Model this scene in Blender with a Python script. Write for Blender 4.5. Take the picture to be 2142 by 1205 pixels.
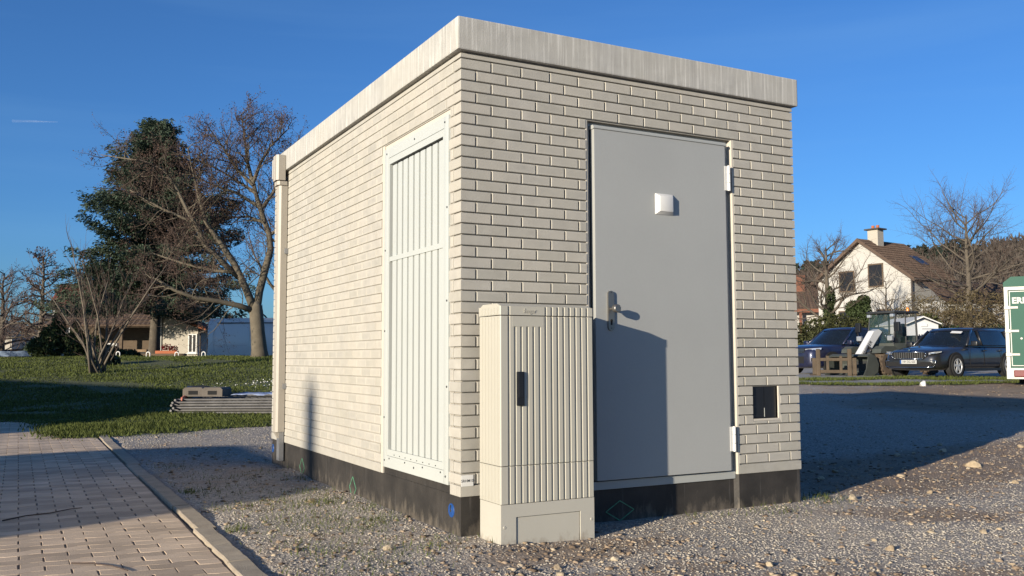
import bpy, bmesh, math, random
import numpy as np
from mathutils import Vector, Matrix

for o in list(bpy.data.objects): bpy.data.objects.remove(o)
SC = bpy.context.scene
COL = SC.collection
PI = math.pi

# ---------------------------------------------------------------- camera
CAM = Vector((-2.1973, -4.7053, 1.018))
YAW, PITCH, ROLL = 0.49324, 0.075631, -0.0036265
cd = bpy.data.cameras.new('camera'); cam = bpy.data.objects.new('camera', cd); COL.objects.link(cam)
fw = Vector((math.sin(YAW)*math.cos(PITCH), math.cos(YAW)*math.cos(PITCH), math.sin(PITCH)))
r0 = Vector((math.cos(YAW), -math.sin(YAW), 0)); u0 = r0.cross(fw)
rr = r0*math.cos(ROLL)+u0*math.sin(ROLL); uu = u0*math.cos(ROLL)-r0*math.sin(ROLL)
cam.matrix_world = Matrix(((rr.x, uu.x, -fw.x, CAM.x), (rr.y, uu.y, -fw.y, CAM.y), (rr.z, uu.z, -fw.z, CAM.z), (0, 0, 0, 1)))
cd.sensor_width = 36; cd.lens = 32.227; cd.clip_start = .05; cd.clip_end = 20000
SC.camera = cam

# ---------------------------------------------------------------- sky, sun, exposure
SUN_AZ, SUN_EL = math.radians(22.3), math.radians(11.6)      # direction the light travels (ground plane), height of the sun
w = bpy.data.worlds.new('World'); SC.world = w; w.use_nodes = True
nt = w.node_tree; nt.nodes.clear()
out = nt.nodes.new('ShaderNodeOutputWorld'); bg = nt.nodes.new('ShaderNodeBackground'); sky = nt.nodes.new('ShaderNodeTexSky')
sky.sky_type = 'NISHITA'; sky.sun_disc = False
sky.sun_elevation = SUN_EL; sky.sun_rotation = math.radians(270-22.3)
sky.altitude = 300; sky.air_density = 1.0; sky.dust_density = 1.0; sky.ozone_density = 4.5
bg.inputs['Strength'].default_value = 0.074
# thin cirrus veils
tc = nt.nodes.new('ShaderNodeTexCoord'); mp = nt.nodes.new('ShaderNodeMapping'); mp.inputs['Scale'].default_value = (1.2, 1.2, 14)
mp.inputs['Rotation'].default_value = (.03, .05, .2)
nz = nt.nodes.new('ShaderNodeTexNoise'); nz.inputs['Scale'].default_value = 1.6; nz.inputs['Detail'].default_value = 5
cr = nt.nodes.new('ShaderNodeMapRange'); cr.inputs[1].default_value = .5; cr.inputs[2].default_value = .85; cr.inputs[3].default_value = 0; cr.inputs[4].default_value = .10
mx = nt.nodes.new('ShaderNodeMix'); mx.data_type = 'RGBA'; mx.inputs[7].default_value = (3.6, 4.6, 5.2, 1)
nt.links.new(tc.outputs['Generated'], mp.inputs[0]); nt.links.new(mp.outputs[0], nz.inputs['Vector']); nt.links.new(nz.outputs['Fac'], cr.inputs[0])
nt.links.new(cr.outputs[0], mx.inputs[0]); nt.links.new(sky.outputs[0], mx.inputs[6]); tn = nt.nodes.new('ShaderNodeMix'); tn.data_type = 'RGBA'; tn.blend_type = 'MULTIPLY'; tn.inputs[0].default_value = 1; tn.inputs[7].default_value = (.71, 1.03, 1.36, 1)
nt.links.new(mx.outputs[2], tn.inputs[6]); nt.links.new(tn.outputs[2], bg.inputs[0]); nt.links.new(bg.outputs[0], out.inputs[0])
sl = bpy.data.lights.new('sun', 'SUN'); sl.energy = 5.0; sl.angle = math.radians(.53); sl.color = (1, .885, .71)
so = bpy.data.objects.new('sun', sl); COL.objects.link(so)
SUN_DIR = Vector((math.cos(SUN_EL)*math.cos(SUN_AZ), math.cos(SUN_EL)*math.sin(SUN_AZ), -math.sin(SUN_EL)))
so.rotation_euler = SUN_DIR.to_track_quat('-Z', 'Y').to_euler(); so.location = (-20, -8, 12)
SC.view_settings.view_transform = 'Standard'; SC.view_settings.look = 'None'; SC.view_settings.gamma = 1
SC.view_settings.exposure = 0.75

# ---------------------------------------------------------------- helpers
FH = Vector((math.sin(YAW), math.cos(YAW), 0)); RH = Vector((math.cos(YAW), -math.sin(YAW), 0))
def cam_grid(l, s, z=0.0):  # most positions worked out from image coordinates at assumed depths
    """camera grid: s metres ahead of the camera, l metres to its right, z above the yard"""
    v = Vector((CAM.x, CAM.y, 0)) + RH*l + FH*s
    return Vector((v.x, v.y, z))
def cam_grid_rot(ang):
    """rotation so that local +x points at angle ang (deg, ccw) from the grid's right-hand direction"""
    return -YAW + math.radians(ang)

class MB:
    def __init__(s): s.v = []; s.f = []
    def add(s, vs, fs):
        n = len(s.v); s.v += [tuple(v) for v in vs]; s.f += [tuple(i+n for i in f) for f in fs]; return s
    def box(s, x0, x1, y0, y1, z0, z1):
        return s.add([(x0,y0,z0),(x1,y0,z0),(x1,y1,z0),(x0,y1,z0),(x0,y0,z1),(x1,y0,z1),(x1,y1,z1),(x0,y1,z1)],
                     [(0,3,2,1),(4,5,6,7),(0,1,5,4),(1,2,6,5),(2,3,7,6),(3,0,4,7)])
    def cbox(s, x0, x1, y0, y1, z0, z1, b):
        bm = bmesh.new(); bmesh.ops.create_cube(bm, size=1)
        for v in bm.verts: v.co = Vector(((x0+x1)/2+v.co.x*(x1-x0), (y0+y1)/2+v.co.y*(y1-y0), (z0+z1)/2+v.co.z*(z1-z0)))
        bmesh.ops.bevel(bm, geom=bm.edges[:], offset=b, segments=2, affect='EDGES', profile=.6)
        bm.verts.index_update(); s.add([v.co[:] for v in bm.verts], [[v.index for v in f.verts] for f in bm.faces]); bm.free(); return s
    def tube(s, pts, rad, n=8, cap=True, up=None):
        pts = [Vector(p) for p in pts]
        if not isinstance(rad, (list, tuple)): rad = [rad]*len(pts)
        base = len(s.v); pu = None
        for i, p in enumerate(pts):
            d = (pts[min(i+1, len(pts)-1)]-pts[max(i-1, 0)])
            if d.length < 1e-9: d = Vector((0,0,1))
            d.normalize()
            if pu is None: a = d.orthogonal().normalized() if up is None else (Vector(up)-d*Vector(up).dot(d)).normalized()
            else:
                a = pu-d*pu.dot(d)
                a = a.normalized() if a.length > 1e-6 else d.orthogonal().normalized()
            pu = a; b = d.cross(a)
            for k in range(n):
                t = 2*PI*k/n; q = p+(a*math.cos(t)+b*math.sin(t))*rad[i]; s.v.append(q[:])
        for i in range(len(pts)-1):
            for k in range(n):
                a0 = base+i*n+k; a1 = base+i*n+(k+1) % n
                s.f.append((a0, a1, a1+n, a0+n))
        if cap:
            s.f.append(tuple(base+k for k in range(n))[::-1]); e = base+(len(pts)-1)*n; s.f.append(tuple(e+k for k in range(n)))
        return s
    def prism(s, poly, axis, a, b):
        """polygon in the two other axes (cyclic order), extruded along axis from a to b"""
        def mk(p, t):
            return {'x': (t, p[0], p[1]), 'y': (p[0], t, p[1]), 'z': (p[0], p[1], t)}[axis]
        n = len(poly)
        vs = [mk(p, a) for p in poly]+[mk(p, b) for p in poly]
        fs = [tuple(range(n)), tuple(range(n, 2*n))[::-1]]+[(i, i+n, (i+1) % n+n, (i+1) % n) for i in range(n)]
        return s.add(vs, fs)
    def lathe(s, prof, c, axis='y', n=24):
        """prof: list of (radius, offset along axis); axis through c"""
        base = len(s.v)
        for r, o in prof:
            for k in range(n):
                t = 2*PI*k/n; p, q = r*math.cos(t), r*math.sin(t)
                s.v.append({'x': (c[0]+o, c[1]+p, c[2]+q), 'y': (c[0]+p, c[1]+o, c[2]+q), 'z': (c[0]+p, c[1]+q, c[2]+o)}[axis])
        for i in range(len(prof)-1):
            for k in range(n):
                a0 = base+i*n+k; a1 = base+i*n+(k+1) % n; s.f.append((a0, a1, a1+n, a0+n))
        return s
    def quad(s, a, b, c, d): return s.add([a, b, c, d], [(0,1,2,3)])
    def mesh(s, name):
        m = bpy.data.meshes.new(name); m.from_pydata(s.v, [], s.f); m.update()
        bm = bmesh.new(); bm.from_mesh(m); bmesh.ops.recalc_face_normals(bm, faces=bm.faces); bm.to_mesh(m); bm.free(); return m
    def build(s, name, mat, parent=None, smooth=False, sub=0, ang=None):
        m = s.mesh(name); m.materials.append(mat)
        if smooth: m.shade_smooth()
        if ang is not None: m.shade_smooth(); m.set_sharp_from_angle(angle=math.radians(ang))
        o = bpy.data.objects.new(name, m); COL.objects.link(o)
        if sub:
            md = o.modifiers.new('sub', 'SUBSURF'); md.levels = sub; md.render_levels = sub
        if parent is not None: o.parent = parent
        return o
def link_mesh(name, m, mat=None, parent=None):
    o = bpy.data.objects.new(name, m); COL.objects.link(o)
    if mat is not None and not m.materials: m.materials.append(mat)
    if parent is not None: o.parent = parent
    return o
def np_mesh(name, V, F, mat, parent=None, smooth=False):
    """V (n,3), F (m,k) all faces of k corners"""
    V = np.asarray(V, np.float32); F = np.asarray(F, np.int32); k = F.shape[1]
    m = bpy.data.meshes.new(name); m.vertices.add(len(V)); m.vertices.foreach_set('co', V.ravel())
    m.loops.add(F.size); m.loops.foreach_set('vertex_index', F.ravel())
    m.polygons.add(len(F)); m.polygons.foreach_set('loop_start', np.arange(0, F.size, k, dtype=np.int32))
    m.update(calc_edges=True); m.validate()
    if smooth: m.shade_smooth()
    return link_mesh(name, m, mat, parent)
def tag(o, label=None, cat=None, group=None, kind=None):
    if label: o['label'] = label
    if cat: o['category'] = cat
    if group: o['group'] = group
    if kind: o['kind'] = kind
    return o
def thing(name, label, cat, loc=(0,0,0), rotz=0, group=None):
    o = bpy.data.objects.new(name, None); COL.objects.link(o); o.location = loc; o.rotation_euler = (0,0,rotz); o.empty_display_size = .2
    return tag(o, label, cat, group)
def text_mesh(body, size, extrude=.001, bold=0.0, align='CENTER'):
    c = bpy.data.curves.new('lettering', 'FONT'); c.body = body; c.size = size; c.extrude = extrude; c.offset = bold; c.align_x = align; c.align_y = 'CENTER'; c.resolution_u = 3
    t = bpy.data.objects.new('tmp', c); COL.objects.link(t)
    dg = bpy.context.evaluated_depsgraph_get(); m = bpy.data.meshes.new_from_object(t.evaluated_get(dg)); bpy.data.objects.remove(t); bpy.data.curves.remove(c)
    return m
def lettering(name, body, size, mat, parent, origin, xdir, ydir, extrude=.001, bold=0.0, align='CENTER', sx=1.0):
    m = text_mesh(body, size, extrude, bold, align); m.materials.clear(); m.materials.append(mat)
    X = Vector(xdir).normalized(); Y = Vector(ydir).normalized(); Z = X.cross(Y)
    m.transform(Matrix(((X.x*sx,Y.x,Z.x,origin[0]),(X.y*sx,Y.y,Z.y,origin[1]),(X.z*sx,Y.z,Z.z,origin[2]),(0,0,0,1))))
    return link_mesh(name, m, None, parent)

# ---------------------------------------------------------------- materials
def nodes(name):
    m = bpy.data.materials.new(name); m.use_nodes = True; t = m.node_tree; return m, t, t.nodes['Principled BSDF']
def N(t, typ, **kw):
    n = t.nodes.new(typ)
    for k, v in kw.items():
        if k.startswith('i_'): n.inputs[int(k[2:]) if k[2:].isdigit() else k[2:].replace('_', ' ')].default_value = v
        else: setattr(n, k, v)
    return n
def coords(t, kind, scale=(1,1,1)):
    if kind == 'pos': s = N(t, 'ShaderNodeNewGeometry').outputs['Position']
    else: s = N(t, 'ShaderNodeTexCoord').outputs['Object']
    mpn = N(t, 'ShaderNodeMapping'); mpn.inputs['Scale'].default_value = scale; t.links.new(s, mpn.inputs[0]); return mpn.outputs[0]
def noise(t, vec, scale, detail=4, rough=.55):
    n = N(t, 'ShaderNodeTexNoise'); n.inputs['Scale'].default_value = scale; n.inputs['Detail'].default_value = detail; n.inputs['Roughness'].default_value = rough
    t.links.new(vec, n.inputs['Vector']); return n.outputs['Fac']
def ramp(t, fac, stops):
    n = N(t, 'ShaderNodeValToRGB'); e = n.color_ramp.elements
    while len(e) < len(stops): e.new(.5)
    for k, (p, c) in enumerate(stops): e[k].position = p; e[k].color = (*c, 1) if len(c) == 3 else c
    t.links.new(fac, n.inputs[0]); return n.outputs[0]
def mixc(t, fac, a, b, mode='MIX'):
    n = N(t, 'ShaderNodeMix', data_type='RGBA', blend_type=mode)
    for v, i in ((fac, 0), (a, 6), (b, 7)):
        if isinstance(v, (int, float)): n.inputs[i].default_value = v
        elif isinstance(v, tuple): n.inputs[i].default_value = (*v, 1) if len(v) == 3 else v
        else: t.links.new(v, n.inputs[i])
    return n.outputs[2]
def math_(t, op, a, b=0.0, c=None):
    n = N(t, 'ShaderNodeMath', operation=op)
    for i, v in enumerate((a, b, c)):
        if v is None: continue
        if isinstance(v, (int, float)): n.inputs[i].default_value = v
        else: t.links.new(v, n.inputs[i])
    return n.outputs[0]
def maprange(t, v, a, b, c, d):
    n = N(t, 'ShaderNodeMapRange'); t.links.new(v, n.inputs[0])
    for i, x in enumerate((a, b, c, d)): n.inputs[i+1].default_value = x
    return n.outputs[0]
def bump(t, bsdf, h, dist=.002, strength=1.0):
    n = N(t, 'ShaderNodeBump'); n.inputs['Strength'].default_value = strength; n.inputs['Distance'].default_value = dist
    t.links.new(h, n.inputs['Height']); t.links.new(n.outputs[0], bsdf.inputs['Normal'])
def sc(c, k): return tuple(min(1, x*k) for x in c)
ALB = .765
def mat(name, col, rough=.7, var=.12, scale=6.0, fine=60.0, bmp=0.0, metal=0.0, spec=.5, coat=0.0, kind='pos', isl=0.0, stretch=(1,1,1), alb=ALB):
    m, t, b = nodes(name); v = coords(t, kind, stretch); col = tuple(x*alb for x in col)
    n1 = noise(t, v, scale); n2 = noise(t, v, fine, 3)
    f = math_(t, 'ADD', math_(t, 'MULTIPLY', n1, .7), math_(t, 'MULTIPLY', n2, .3))
    c = ramp(t, f, [(.3, sc(col, 1-var)), (.7, sc(col, 1+var))])
    if isl:
        g = N(t, 'ShaderNodeNewGeometry').outputs['Random Per Island']; oi = N(t, 'ShaderNodeObjectInfo').outputs['Random']
        fr = math_(t, 'FRACT', math_(t, 'ADD', g, oi))
        c = mixc(t, 1.0, c, ramp(t, fr, [(0, (1-isl,)*3), (1, (1+isl*.6,)*3)]), 'MULTIPLY')
    t.links.new(c, b.inputs['Base Color'])
    b.inputs['Roughness'].default_value = rough; b.inputs['Metallic'].default_value = metal; b.inputs['Specular IOR Level'].default_value = spec; b.inputs['Coat Weight'].default_value = coat
    b.inputs['Coat Roughness'].default_value = .04
    if bmp: bump(t, b, n2, bmp)
    return m
def glass(name, col=(.02,.03,.035), rough=.04, alpha=.75):
    m, t, b = nodes(name); v = coords(t, 'obj'); n1 = noise(t, v, 1.5)
    t.links.new(ramp(t, n1, [(.3, sc(col, .8)), (.7, sc(col, 1.2))]), b.inputs['Base Color'])
    b.inputs['Roughness'].default_value = rough; b.inputs['Specular IOR Level'].default_value = .8; b.inputs['Alpha'].default_value = alpha
    return m

def precast(name, col, streak=False):
    col = tuple(x*ALB for x in col)
    m, t, b = nodes(name); v = coords(t, 'pos')
    big = noise(t, v, 1.7, 3); mid = noise(t, v, 9, 5, .6); fine = noise(t, v, 130, 3)
    c = ramp(t, mid, [(.28, sc(col, .88)), (.5, col), (.74, sc(col, 1.10))])
    c = mixc(t, maprange(t, big, .38, .68, 0, .6), c, (col[0]*1.08, col[1]*1.06, col[2]*1.0))
    g = N(t, 'ShaderNodeNewGeometry').outputs['Random Per Island']; oi = N(t, 'ShaderNodeObjectInfo').outputs['Random']
    fr = math_(t, 'FRACT', math_(t, 'ADD', g, oi))
    c = mixc(t, 1.0, c, ramp(t, fr, [(0, (.91,.915,.91)), (.5, (.99,.99,.99)), (1, (1.05,1.04,1.03))]), 'MULTIPLY')
    # pale lime bloom in soft patches
    bl = noise(t, coords(t, 'pos', (1,1,1.6)), 5.5, 4, .7)
    c = mixc(t, maprange(t, bl, .56, .80, 0, .32), c, (min(1,col[0]*1.42), min(1,col[1]*1.42), min(1,col[2]*1.42)))
    rim = N(t, 'ShaderNodeAttribute', attribute_name='rim').outputs['Fac']
    rm_ = math_(t, 'MULTIPLY', math_(t, 'POWER', rim, 1.6), maprange(t, noise(t, coords(t, 'pos'), 2.6, 4, .65), .38, .62, .05, .75))
    c = mixc(t, rm_, c, (min(1,col[0]*1.22), min(1,col[1]*1.21), min(1,col[2]*1.17)))
    if streak:
        st = noise(t, coords(t, 'pos', (38,38,1.4)), 1.0, 4, .65)
        lo = noise(t, coords(t, 'pos', (1.2,1.2,3)), 1.0, 3)
        c = mixc(t, math_(t, 'MULTIPLY', maprange(t, st, .5, .72, 0, 1), maprange(t, lo, .35, .6, .35, 1.0)), c, (min(1,col[0]*1.75), min(1,col[1]*1.75), min(1,col[2]*1.75)))
        c = mixc(t, maprange(t, noise(t, coords(t, 'pos', (20,20,.9)), 1.0, 3), .52, .75, 0, .4), c, sc(col, .66))
    t.links.new(c, b.inputs['Base Color']); b.inputs['Roughness'].default_value = .85; b.inputs['Specular IOR Level'].default_value = .3
    h = math_(t, 'ADD', math_(t, 'MULTIPLY', mid, .5), fine); bump(t, b, h, .0012)
    return m
M = {}
M['brick'] = precast('precast_brick', (.458,.434,.386))
M['slab'] = precast('roof_concrete', (.46,.447,.415), True)
M['joint'] = mat('joint_concrete', (.36,.335,.29), .9, .15, 4, 90, .001)
M['reveal'] = mat('smooth_concrete', (.60,.55,.47), .85, .08, 5, 80, .0006)
M['grey_paint'] = mat('grey_door_paint', (.40,.405,.39), .42, .05, 1.3, 90, .0003)
M['frame_paint'] = mat('grey_frame_paint', (.42,.43,.41), .45, .03, 2, 200)
M['vent_paint'] = mat('pale_vent_paint', (.53,.55,.52), .45, .03, 2, 200, .0002)
M['cabinet'] = mat('cabinet_plastic', (.50,.475,.40), .5, .035, 3, 400, .00025)
def dirty(m, zmax, col=(.19,.145,.10)):
    t = m.node_tree; b = t.nodes['Principled BSDF']; src = b.inputs['Base Color'].links[0].from_socket
    z = N(t, 'ShaderNodeSeparateXYZ'); t.links.new(N(t, 'ShaderNodeNewGeometry').outputs['Position'], z.inputs[0])
    sp_ = math_(t, 'SUBTRACT', noise(t, coords(t, 'pos', (1,1,.5)), 16, 6, .75), math_(t, 'DIVIDE', z.outputs[2], zmax*2.2))
    t.links.new(mixc(t, maprange(t, sp_, .36, .62, 0, .8), src, col), b.inputs['Base Color']); return m
M['cabinet_base'] = dirty(mat('cabinet_base_plastic', (.51,.485,.415), .6, .05, 3, 300, .0003), .14)
M['black_plastic'] = mat('black_plastic', (.012,.013,.016), .4, .2, 8, 80)
M['steel'] = mat('brushed_steel', (.33,.31,.28), .35, .08, 10, 200, 0, .85)
M['zinc'] = mat('zinc_sheet', (.42,.42,.42), .45, .12, 6, 60, 0, .7)
M['pipe'] = mat('downpipe_plastic', (.40,.36,.30), .5, .06, 3, 80)
M['white_plastic'] = mat('white_plastic', (.74,.73,.70), .45, .03, 4, 100)
M['paper'] = mat('white_label', (.78,.77,.74), .5, .03, 8, 200)
M['ink'] = mat('dark_print', (.03,.03,.035), .6, .1)
M['blue'] = mat('blue_plastic', (.015,.075,.28), .4, .1, 20, 100)
M['chalk'] = mat('green_spray_paint', (.10,.30,.17), .8, .35, 60, 200)
M['hole'] = mat('dark_void', (.006,.006,.007), .9, .2)
M['screw'] = mat('screw_head', (.10,.10,.10), .4, .2, 30, 200, 0, .6)
M['white_paint'] = mat('white_vehicle_paint', (.66,.67,.68), .35, .03, 1.5, 60, 0, 0, .5, .4)
M['tyre'] = mat('tyre_rubber', (.018,.018,.018), .85, .2, 20, 90)
M['rim'] = mat('alloy_rim', (.66,.66,.67), .35, .06, 9, 90, 0, .35)
M['chrome'] = mat('chrome_trim', (.75,.75,.76), .15, .03, 9, 90, 0, 1.0)
M['red_lens'] = mat('red_lens', (.16,.006,.008), .25, .15, 20, 90, 0, 0, .6, .5)
M['glass'] = glass('dark_vehicle_glass')
M['lamp_glass'] = mat('headlamp_glass', (.55,.57,.6), .15, .25, 30, 90, 0, .5, .8, 1)

# plinth: black bitumen coat with mud splash and limewash runs
def plinth_mat():
    m, t, b = nodes('bitumen_plinth'); v = coords(t, 'pos'); n1 = noise(t, v, 5, 5, .6); n2 = noise(t, v, 60, 3)
    c = ramp(t, n1, [(.3, (.020,.018,.016)), (.7, (.042,.037,.032))])
    z = N(t, 'ShaderNodeSeparateXYZ'); t.links.new(N(t, 'ShaderNodeNewGeometry').outputs['Position'], z.inputs[0])
    spl = math_(t, 'SUBTRACT', noise(t, coords(t, 'pos', (1,1,.35)), 14, 5, .7), math_(t, 'MULTIPLY', z.outputs[2], 1.9))
    c = mixc(t, maprange(t, spl, .36, .62, 0, .75), c, (.16,.135,.105))
    run = noise(t, coords(t, 'pos', (24,24,.8)), 1.0, 4, .7)
    c = mixc(t, maprange(t, run, .60, .76, 0, .45), c, (.20,.19,.18))
    t.links.new(c, b.inputs['Base Color']); b.inputs['Roughness'].default_value = .62; b.inputs['Specular IOR Level'].default_value = .35; bump(t, b, n2, .001); return m
M['plinth'] = plinth_mat()
# ================================================================ transformer station
HC = .0643328                       # height of a brick course
Z0 = 2.75                           # first bed joint under the roof
BX, BY = 2.60, 4.34                 # outer size of the brick faces
DX0, DX1, DTOP = .866, 2.03, Z0-4*HC-.006      # door opening
VY0, VY1, VTOP = .142, 1.25, Z0-4*HC-.006      # ventilation opening in the side wall
HX0, HX1, HZ0, HZ1 = 2.176, 2.404, .600, .8165  # small hatch
JH = .0078; JV = .0095              # bed and head joints
PR = .013                           # bricks stand this far out
st = thing('transformer_station', 'small flat-roofed transformer station of pale grey brick-pattern concrete on a black plinth', 'building')

fwall = MB()
fwall.box(PR, DX0, PR, .10, .241, 2.79).box(DX0, DX1, PR, .10, DTOP, 2.79)
fwall.box(DX1, BX-PR, PR, .10, .241, HZ0).box(DX1, BX-PR, PR, .10, HZ1, 2.79).box(DX1, HX0, PR, .10, HZ0, HZ1).box(HX1, BX-PR, PR, .10, HZ0, HZ1)
front = fwall.build('front_wall', M['joint'], st)
PS_ = .007
lw = MB().box(PS_, .10, .10, VY0, .241, 2.79).box(PS_, .10, VY0, VY1, VTOP, 2.79).box(PS_, .10, VY1, BY-PR, .241, 2.79).box(.10, BX-PR, .10, BY-PR, .241, 2.79)
side = lw.build('side_wall', M['joint'], st)
# smooth concrete margins round the openings
MB().box(DX1-.001, DX1+.012, .0005, .099, .2415, DTOP).build('door_reveal', M['reveal'], st)
MB().box(DX0-.010, DX0+.001, .004, .099, .2415, DTOP).build('door_reveal', M['reveal'], st)
MB().box(.004, .099, VY1-.002, VY1+.035, .2415, VTOP-.0005).box(.004, .099, VY0-.001, VY0+.004, .2415, VTOP-.001).box(.0125, .06, VY0+.004, VY1-.002, 2.40, VTOP+.002).build('vent_reveal', M['reveal'], st)
MB().box(HX1, HX1+.016, .001, .099, HZ0-.014, HZ1).box(HX0, HX1, .001, .099, HZ0-.014, HZ0).build('hatch_reveal', M['reveal'], st)

_bm = {}
RING = [(0,1,2,3)]+[(i+4*q,i+4*q+4,(i+1)%4+4*q+4,(i+1)%4+4*q) for q in range(3) for i in range(4)]
def set_rim(m, vals):
    at_ = m.attributes.new('rim', 'FLOAT', 'POINT'); at_.data.foreach_set('value', np.array(vals, np.float32))
def brick_mesh(wd, h):
    k = (round(wd, 3), round(h, 3))
    if k not in _bm:
        c = .0028; b = MB()
        e = min(.016, wd*.25, h*.25)+c
        v = [(e,0,e),(wd-e,0,e),(wd-e,0,h-e),(e,0,h-e),(c,0,c),(wd-c,0,c),(wd-c,0,h-c),(c,0,h-c),(0,c,0),(wd,c,0),(wd,c,h),(0,c,h),(0,.02,0),(wd,.02,0),(wd,.02,h),(0,.02,h)]
        b.add(v, RING); m = b.mesh('brick'); m.materials.append(M['brick']); set_rim(m, [0,0,0,0]+[1]*12); _bm[k] = m
    return _bm[k]
def corner_mesh(wd, d, h):
    k = ('c', round(wd, 3), round(d, 3), round(h, 3))
    if k not in _bm:
        bm = bmesh.new(); bmesh.ops.create_cube(bm, size=1)
        for v in bm.verts: v.co = Vector(((v.co.x+.5)*wd, (v.co.y+.5)*d, (v.co.z+.5)*h))
        bmesh.ops.bevel(bm, geom=bm.edges[:], offset=.0028, segments=1, affect='EDGES')
        m = bpy.data.meshes.new('brick'); bm.to_mesh(m); bm.free(); m.materials.append(M['brick']); _bm[k] = m
    return _bm[k]
def cut(iv, holes):
    out = [iv]
    for a, b in holes:
        nx = []
        for p, q in out:
            if b <= p or a >= q: nx.append((p, q)); continue
            if a-p > .02: nx.append((p, a))
            if q-b > .02: nx.append((b, q))
        out = nx
    return out
fb = []       # front: (area, mesh, location)
sideb = MB(); c = .0028
def add_side(y0, y1, z0, z1):
    e = min(.016, (y1-y0)*.3)+c; g = .0012; z0 -= g; z1 += g; y0 -= g; y1 += g
    v = [(0,y1-e,z0+e),(0,y0+e,z0+e),(0,y0+e,z1-e),(0,y1-e,z1-e),(0,y1-c,z0+c),(0,y0+c,z0+c),(0,y0+c,z1-c),(0,y1-c,z1-c),(c,y1,z0),(c,y0,z0),(c,y0,z1),(c,y1,z1),(.02,y1,z0),(.02,y0,z0),(.02,y0,z1),(.02,y1,z1)]
    sideb.add(v, RING)
rb = random.Random(4)
for r in range(38):
    zt = Z0-r*HC-JH/2; zb = Z0-(r+1)*HC+JH/2; h = zt-zb
    odd = r % 2
    first = .1 if odd else .2
    fb.append((9, corner_mesh(first-JV/2, (.3-first)-JV/2, h), (0, 0, zb)))
    fb.append((4, corner_mesh(first-JV/2, .1, h), (BX-first+JV/2, 0, zb)))
    holes = []
    if zb < DTOP-.01: holes.append((DX0-.010, DX1+.012))
    if zb < HZ1-.005 and zt > HZ0-.010:
        holes.append((HX0-.003, HX1+.016))
    x = first
    while x < BX-first-.01:
        for a, b in cut((x+JV/2, x+.2-JV/2), holes):
            fb.append(((b-a)*(1.2-x*.1), brick_mesh(b-a, h), (a, 0, zb)))
        if zb < HZ0-.016 < zt:
            a, b = max(x+JV/2, HX0-.003), min(x+.2-JV/2, HX1+.016)
            if b-a > .02: fb.append((.01, brick_mesh(b-a, HZ0-.016-zb), (a, 0, zb)))
        x += .2
    y = .3-first
    while y < BY-.02:
        hl = [(VY0, VY1+.035)] if zb < VTOP-.01 else []
        for a, b in cut((y+JV/2, min(BY, y+.2-JV/2)), hl): add_side(a, b, zb, zt)
        y += .2
fb.sort(key=lambda t: -t[0])
for a, m, loc in fb[:300]:
    o = link_mesh('brick', m, None, front); o.location = loc
rest = MB(); rim_v = []
for a, m, loc in fb[300:]:
    rim_v += [0,0,0,0]+[1]*12 if len(m.vertices) == 16 else [0]*len(m.vertices)
    rest.add([Vector(v.co)+Vector(loc) for v in m.vertices], [tuple(p.vertices) for p in m.polygons])
if rest.v: set_rim(tag(rest.build('brick_pieces', M['brick'], front), kind='stuff').data, rim_v)
set_rim(tag(sideb.build('brick_courses', M['brick'], side), kind='stuff').data, ([0]*4+[1]*12)*(len(sideb.v)//16))
# plain band courses at the foot and the head of the walls
zt = Z0-38*HC-JH/2; zf = Z0-39*HC
MB().cbox(-.001, DX0-.010, -.001, .05, zf, zt, .004).build('base_band', M['brick'], front)
MB().cbox(DX1+.0, BX+.001, -.001, .05, zf, zt, .004).build('base_band', M['brick'], front)
MB().cbox(0, .05, .052, VY0, zf, zt, .003).build('base_band', M['brick'], side)
MB().cbox(-.001, .05, VY1+.035, BY, zf, zt, .004).build('base_band', M['brick'], side)
MB().cbox(0, BX, 0, .05, Z0+JH/2, 2.779, .003).build('head_band', M['brick'], front)
MB().cbox(0, .05, .0505, BY, Z0+JH/2, 2.779, .003).build('head_band', M['brick'], side)
# roof slab
bm = MB().cbox(-.03, BX+.03, -.03, BY+.03, 2.79, 2.985, .009); bm.build('roof', M['slab'], st)
# plinth
pl = MB().prism([(.008,.008),(DX0,.008),(DX0+.004,.035),(DX1-.012,.035),(DX1+.012,.008),(BX-.008,.008),(BX-.008,BY-.01),(.008,BY-.01)], 'z', -.4, .2412)
pl.cbox(.013, .12, VY0-.0, VY1+.0, .20, .300, .006)
plo = pl.build('plinth', M['plinth'], st)
for yy in (.135, 4.30):
    d = MB().lathe([(.0, -.004),(.016,-.005),(.020,-.003),(.038,-.003),(.040,.0),(.040,.004)], (.007, yy, .150), 'x', 20).build('earthing_point', M['blue'], plo, ang=30)
    MB().lathe([(0,-.007),(.008,-.007),(.010,-.003)], (.007, yy, .150), 'x', 8).box(-.0005,.003,yy-.004,yy+.004,.160,.180).build('socket', M['screw'], d)
def diamond(name, c, u, v, hw, hh, t):
    m = MB(); P4 = [c+v*hh, c+u*hw, c-v*hh, c-u*hw]; n = u.cross(v)
    for i in range(4):
        a, b = P4[i], P4[(i+1) % 4]; d = (b-a).normalized(); p = n.cross(d)*t
        m.add([a-p+n*.0015, b-p+n*.0015, b+p+n*.0015, a+p+n*.0015, a-p-n*.002, b-p-n*.002, b+p-n*.002, a+p-n*.002], [(0,1,2,3),(0,4,5,1),(2,6,7,3),(1,5,6,2),(3,7,4,0)])
    return m
for cy, cz, hw, hh in ((3.26,.075,.075,.075),(1.885,.065,.075,.08)):
    diamond('chalk', Vector((.0065,cy,cz)), Vector((0,-1,0)), Vector((0,0,1)), hw, hh, .0028).build('painted_diamond', M['chalk'], plo)
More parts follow.
